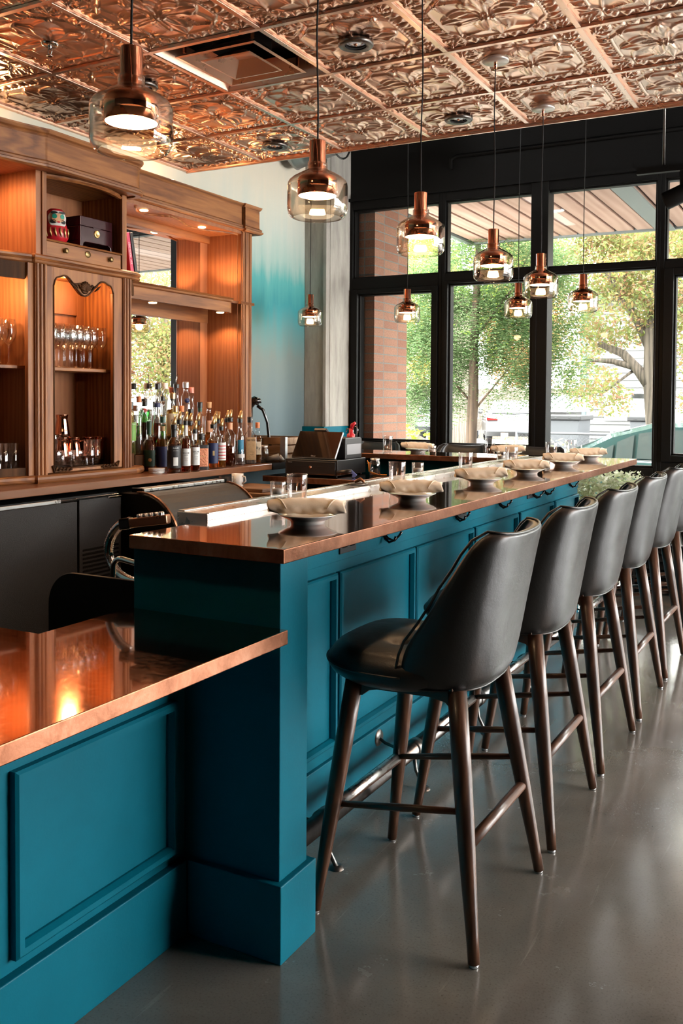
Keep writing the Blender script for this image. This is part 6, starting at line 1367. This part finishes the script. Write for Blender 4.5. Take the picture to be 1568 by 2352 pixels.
for i in range(-int(hz/s), n):
    for sg in (1, -1):
        xa = fx0+i*s if sg > 0 else fx0+(i+hz/s)*s; xb = xa+sg*hz; za, zb = GZ, fz1
        if xa < fx0: za += fx0-xa; xa = fx0
        if xb > fx1: zb -= xb-fx1; xb = fx1
        if xa > fx1: za += xa-fx1; xa = fx1
        if xb < fx0: zb -= fx0-xb; xb = fx0
        if zb-za > .05: wire(cl, (xa, fy, za), (xb, fy+.004*sg, zb))
cl.build('wire_mesh', 'fence_wire', t); mb = MB(); mb.tube([(fx0, fy, fz1), (fx1, fy, fz1)], .02, 10); mb.build('top_rail', 'fence_wire', t)
for x in (fx0, -3.4, fx1): MB().tube([(x, fy, GZ), (x, fy, fz1+.08)], .025, 10).build('post', 'fence_wire', t)
t = thing('bollard_post', 'round pale wooden post beside the white sedan', 'post', (0,0,0)); MB().tube([(-5.0,14.5,GZ),(-4.98,14.5,.93)], .06, 14).build('post', 'cork', t)
def bin_(lab, x0, x1, y, h): 
    t = thing('waste_bin', lab, 'bin', (0,0,0), 0, 'grey bins'); mb = MB(); mb.prism([(x0+.06,GZ),(x1-.06,GZ),(x1,h-.1),(x0,h-.1)], y, y+1.0, 'y'); mb.build('body', 'bin_grey', t, bev=.02); mb = MB(); mb.box(x0-.05, x1+.05, y-.05, y+1.05, h-.1, h); mb.build('lid', 'bin_black', t, bev=.02)
    mb = MB(); [mb.lathe([(.0,.0),(.025,.0)], 10, (x0+(x1-x0)*q, y-.06, h-.05)) for q in (.2,.5,.8)]; mb.build('lid_bolt', 'silver_plastic', t)
bin_('long grey bin with a black lid behind the chain-link fence', -6.02, -5.05, 19.5, 1.16)
bin_('shorter grey bin with a black lid partly hidden by the maple trunk', -4.0, -3.35, 19.5, 1.16)
bin_('grey bin at the far right behind the green car', -2.3, -1.6, 19.5, 1.12)
t = thing('white_house', 'white clapboard house with pale blue trim beyond the bins', 'house', (0,0,0)); mb = MB(); hx0, hx1, hy = -6.5, 9.0, 25.5
z = GZ
while z < 4.2: mb.prism([(hy,z),(hy-.03,z),(hy,z+.2)], hx0, hx1, 'x'); mb.box(hx0, hx1, hy, hy+.02, z, z+.2); z += .2
mb.box(hx0, hx1, hy+.02, hy+6, GZ, 4.2); mb.build('walls', 'siding', t); mb = MB(); mb.prism([(hx0-.4,4.2),(hx1+.4,4.2),((hx0+hx1)/2,7.0)], hy-.4, hy+6.4, 'y'); mb.build('roof', 'bin_grey', t); MB().box(hx0-.08, hx0+.08, hy-.06, hy, GZ, 4.2).build('corner_trim', 'trim_blue', t)
for x0, x1, z0, z1 in ((-5.9,-3.2,.95,1.75),(-1.6,-.4,.9,2.2)):
    o = MB().box(x0, x1, hy-.05, hy-.02, z0, z1).build('window', 'white_paint', t); mb = MB(); mb.box(x0+.1, x0+(x1-x0)*.46, hy-.06, hy-.05, z1-.2, z1-.06); mb.box(x0+(x1-x0)*.52, x1-.1, hy-.06, hy-.05, z1-.2, z1-.06); mb.build('pane', 'car_glass', o)
t = thing('metal_shed', 'low shed with a ribbed metal roof left of the white house', 'shed', (0,0,0)); MB().box(-6.85,-6.15,22.5,24,GZ,1.2).build('walls', 'siding', t); mb = MB(); mb.prism([(22.3,1.2),(24.2,1.2),(24.2,1.62)], -7.0, -6.0, 'x'); mb.build('roof', 'galvanised', t); mb = MB(); [mb.prism([(22.3,1.2),(24.2,1.62),(24.2,1.66),(22.3,1.24)], -7.0+.19*k, -6.97+.19*k, 'x') for k in range(6)]; mb.build('roof_rib', 'galvanised', t)
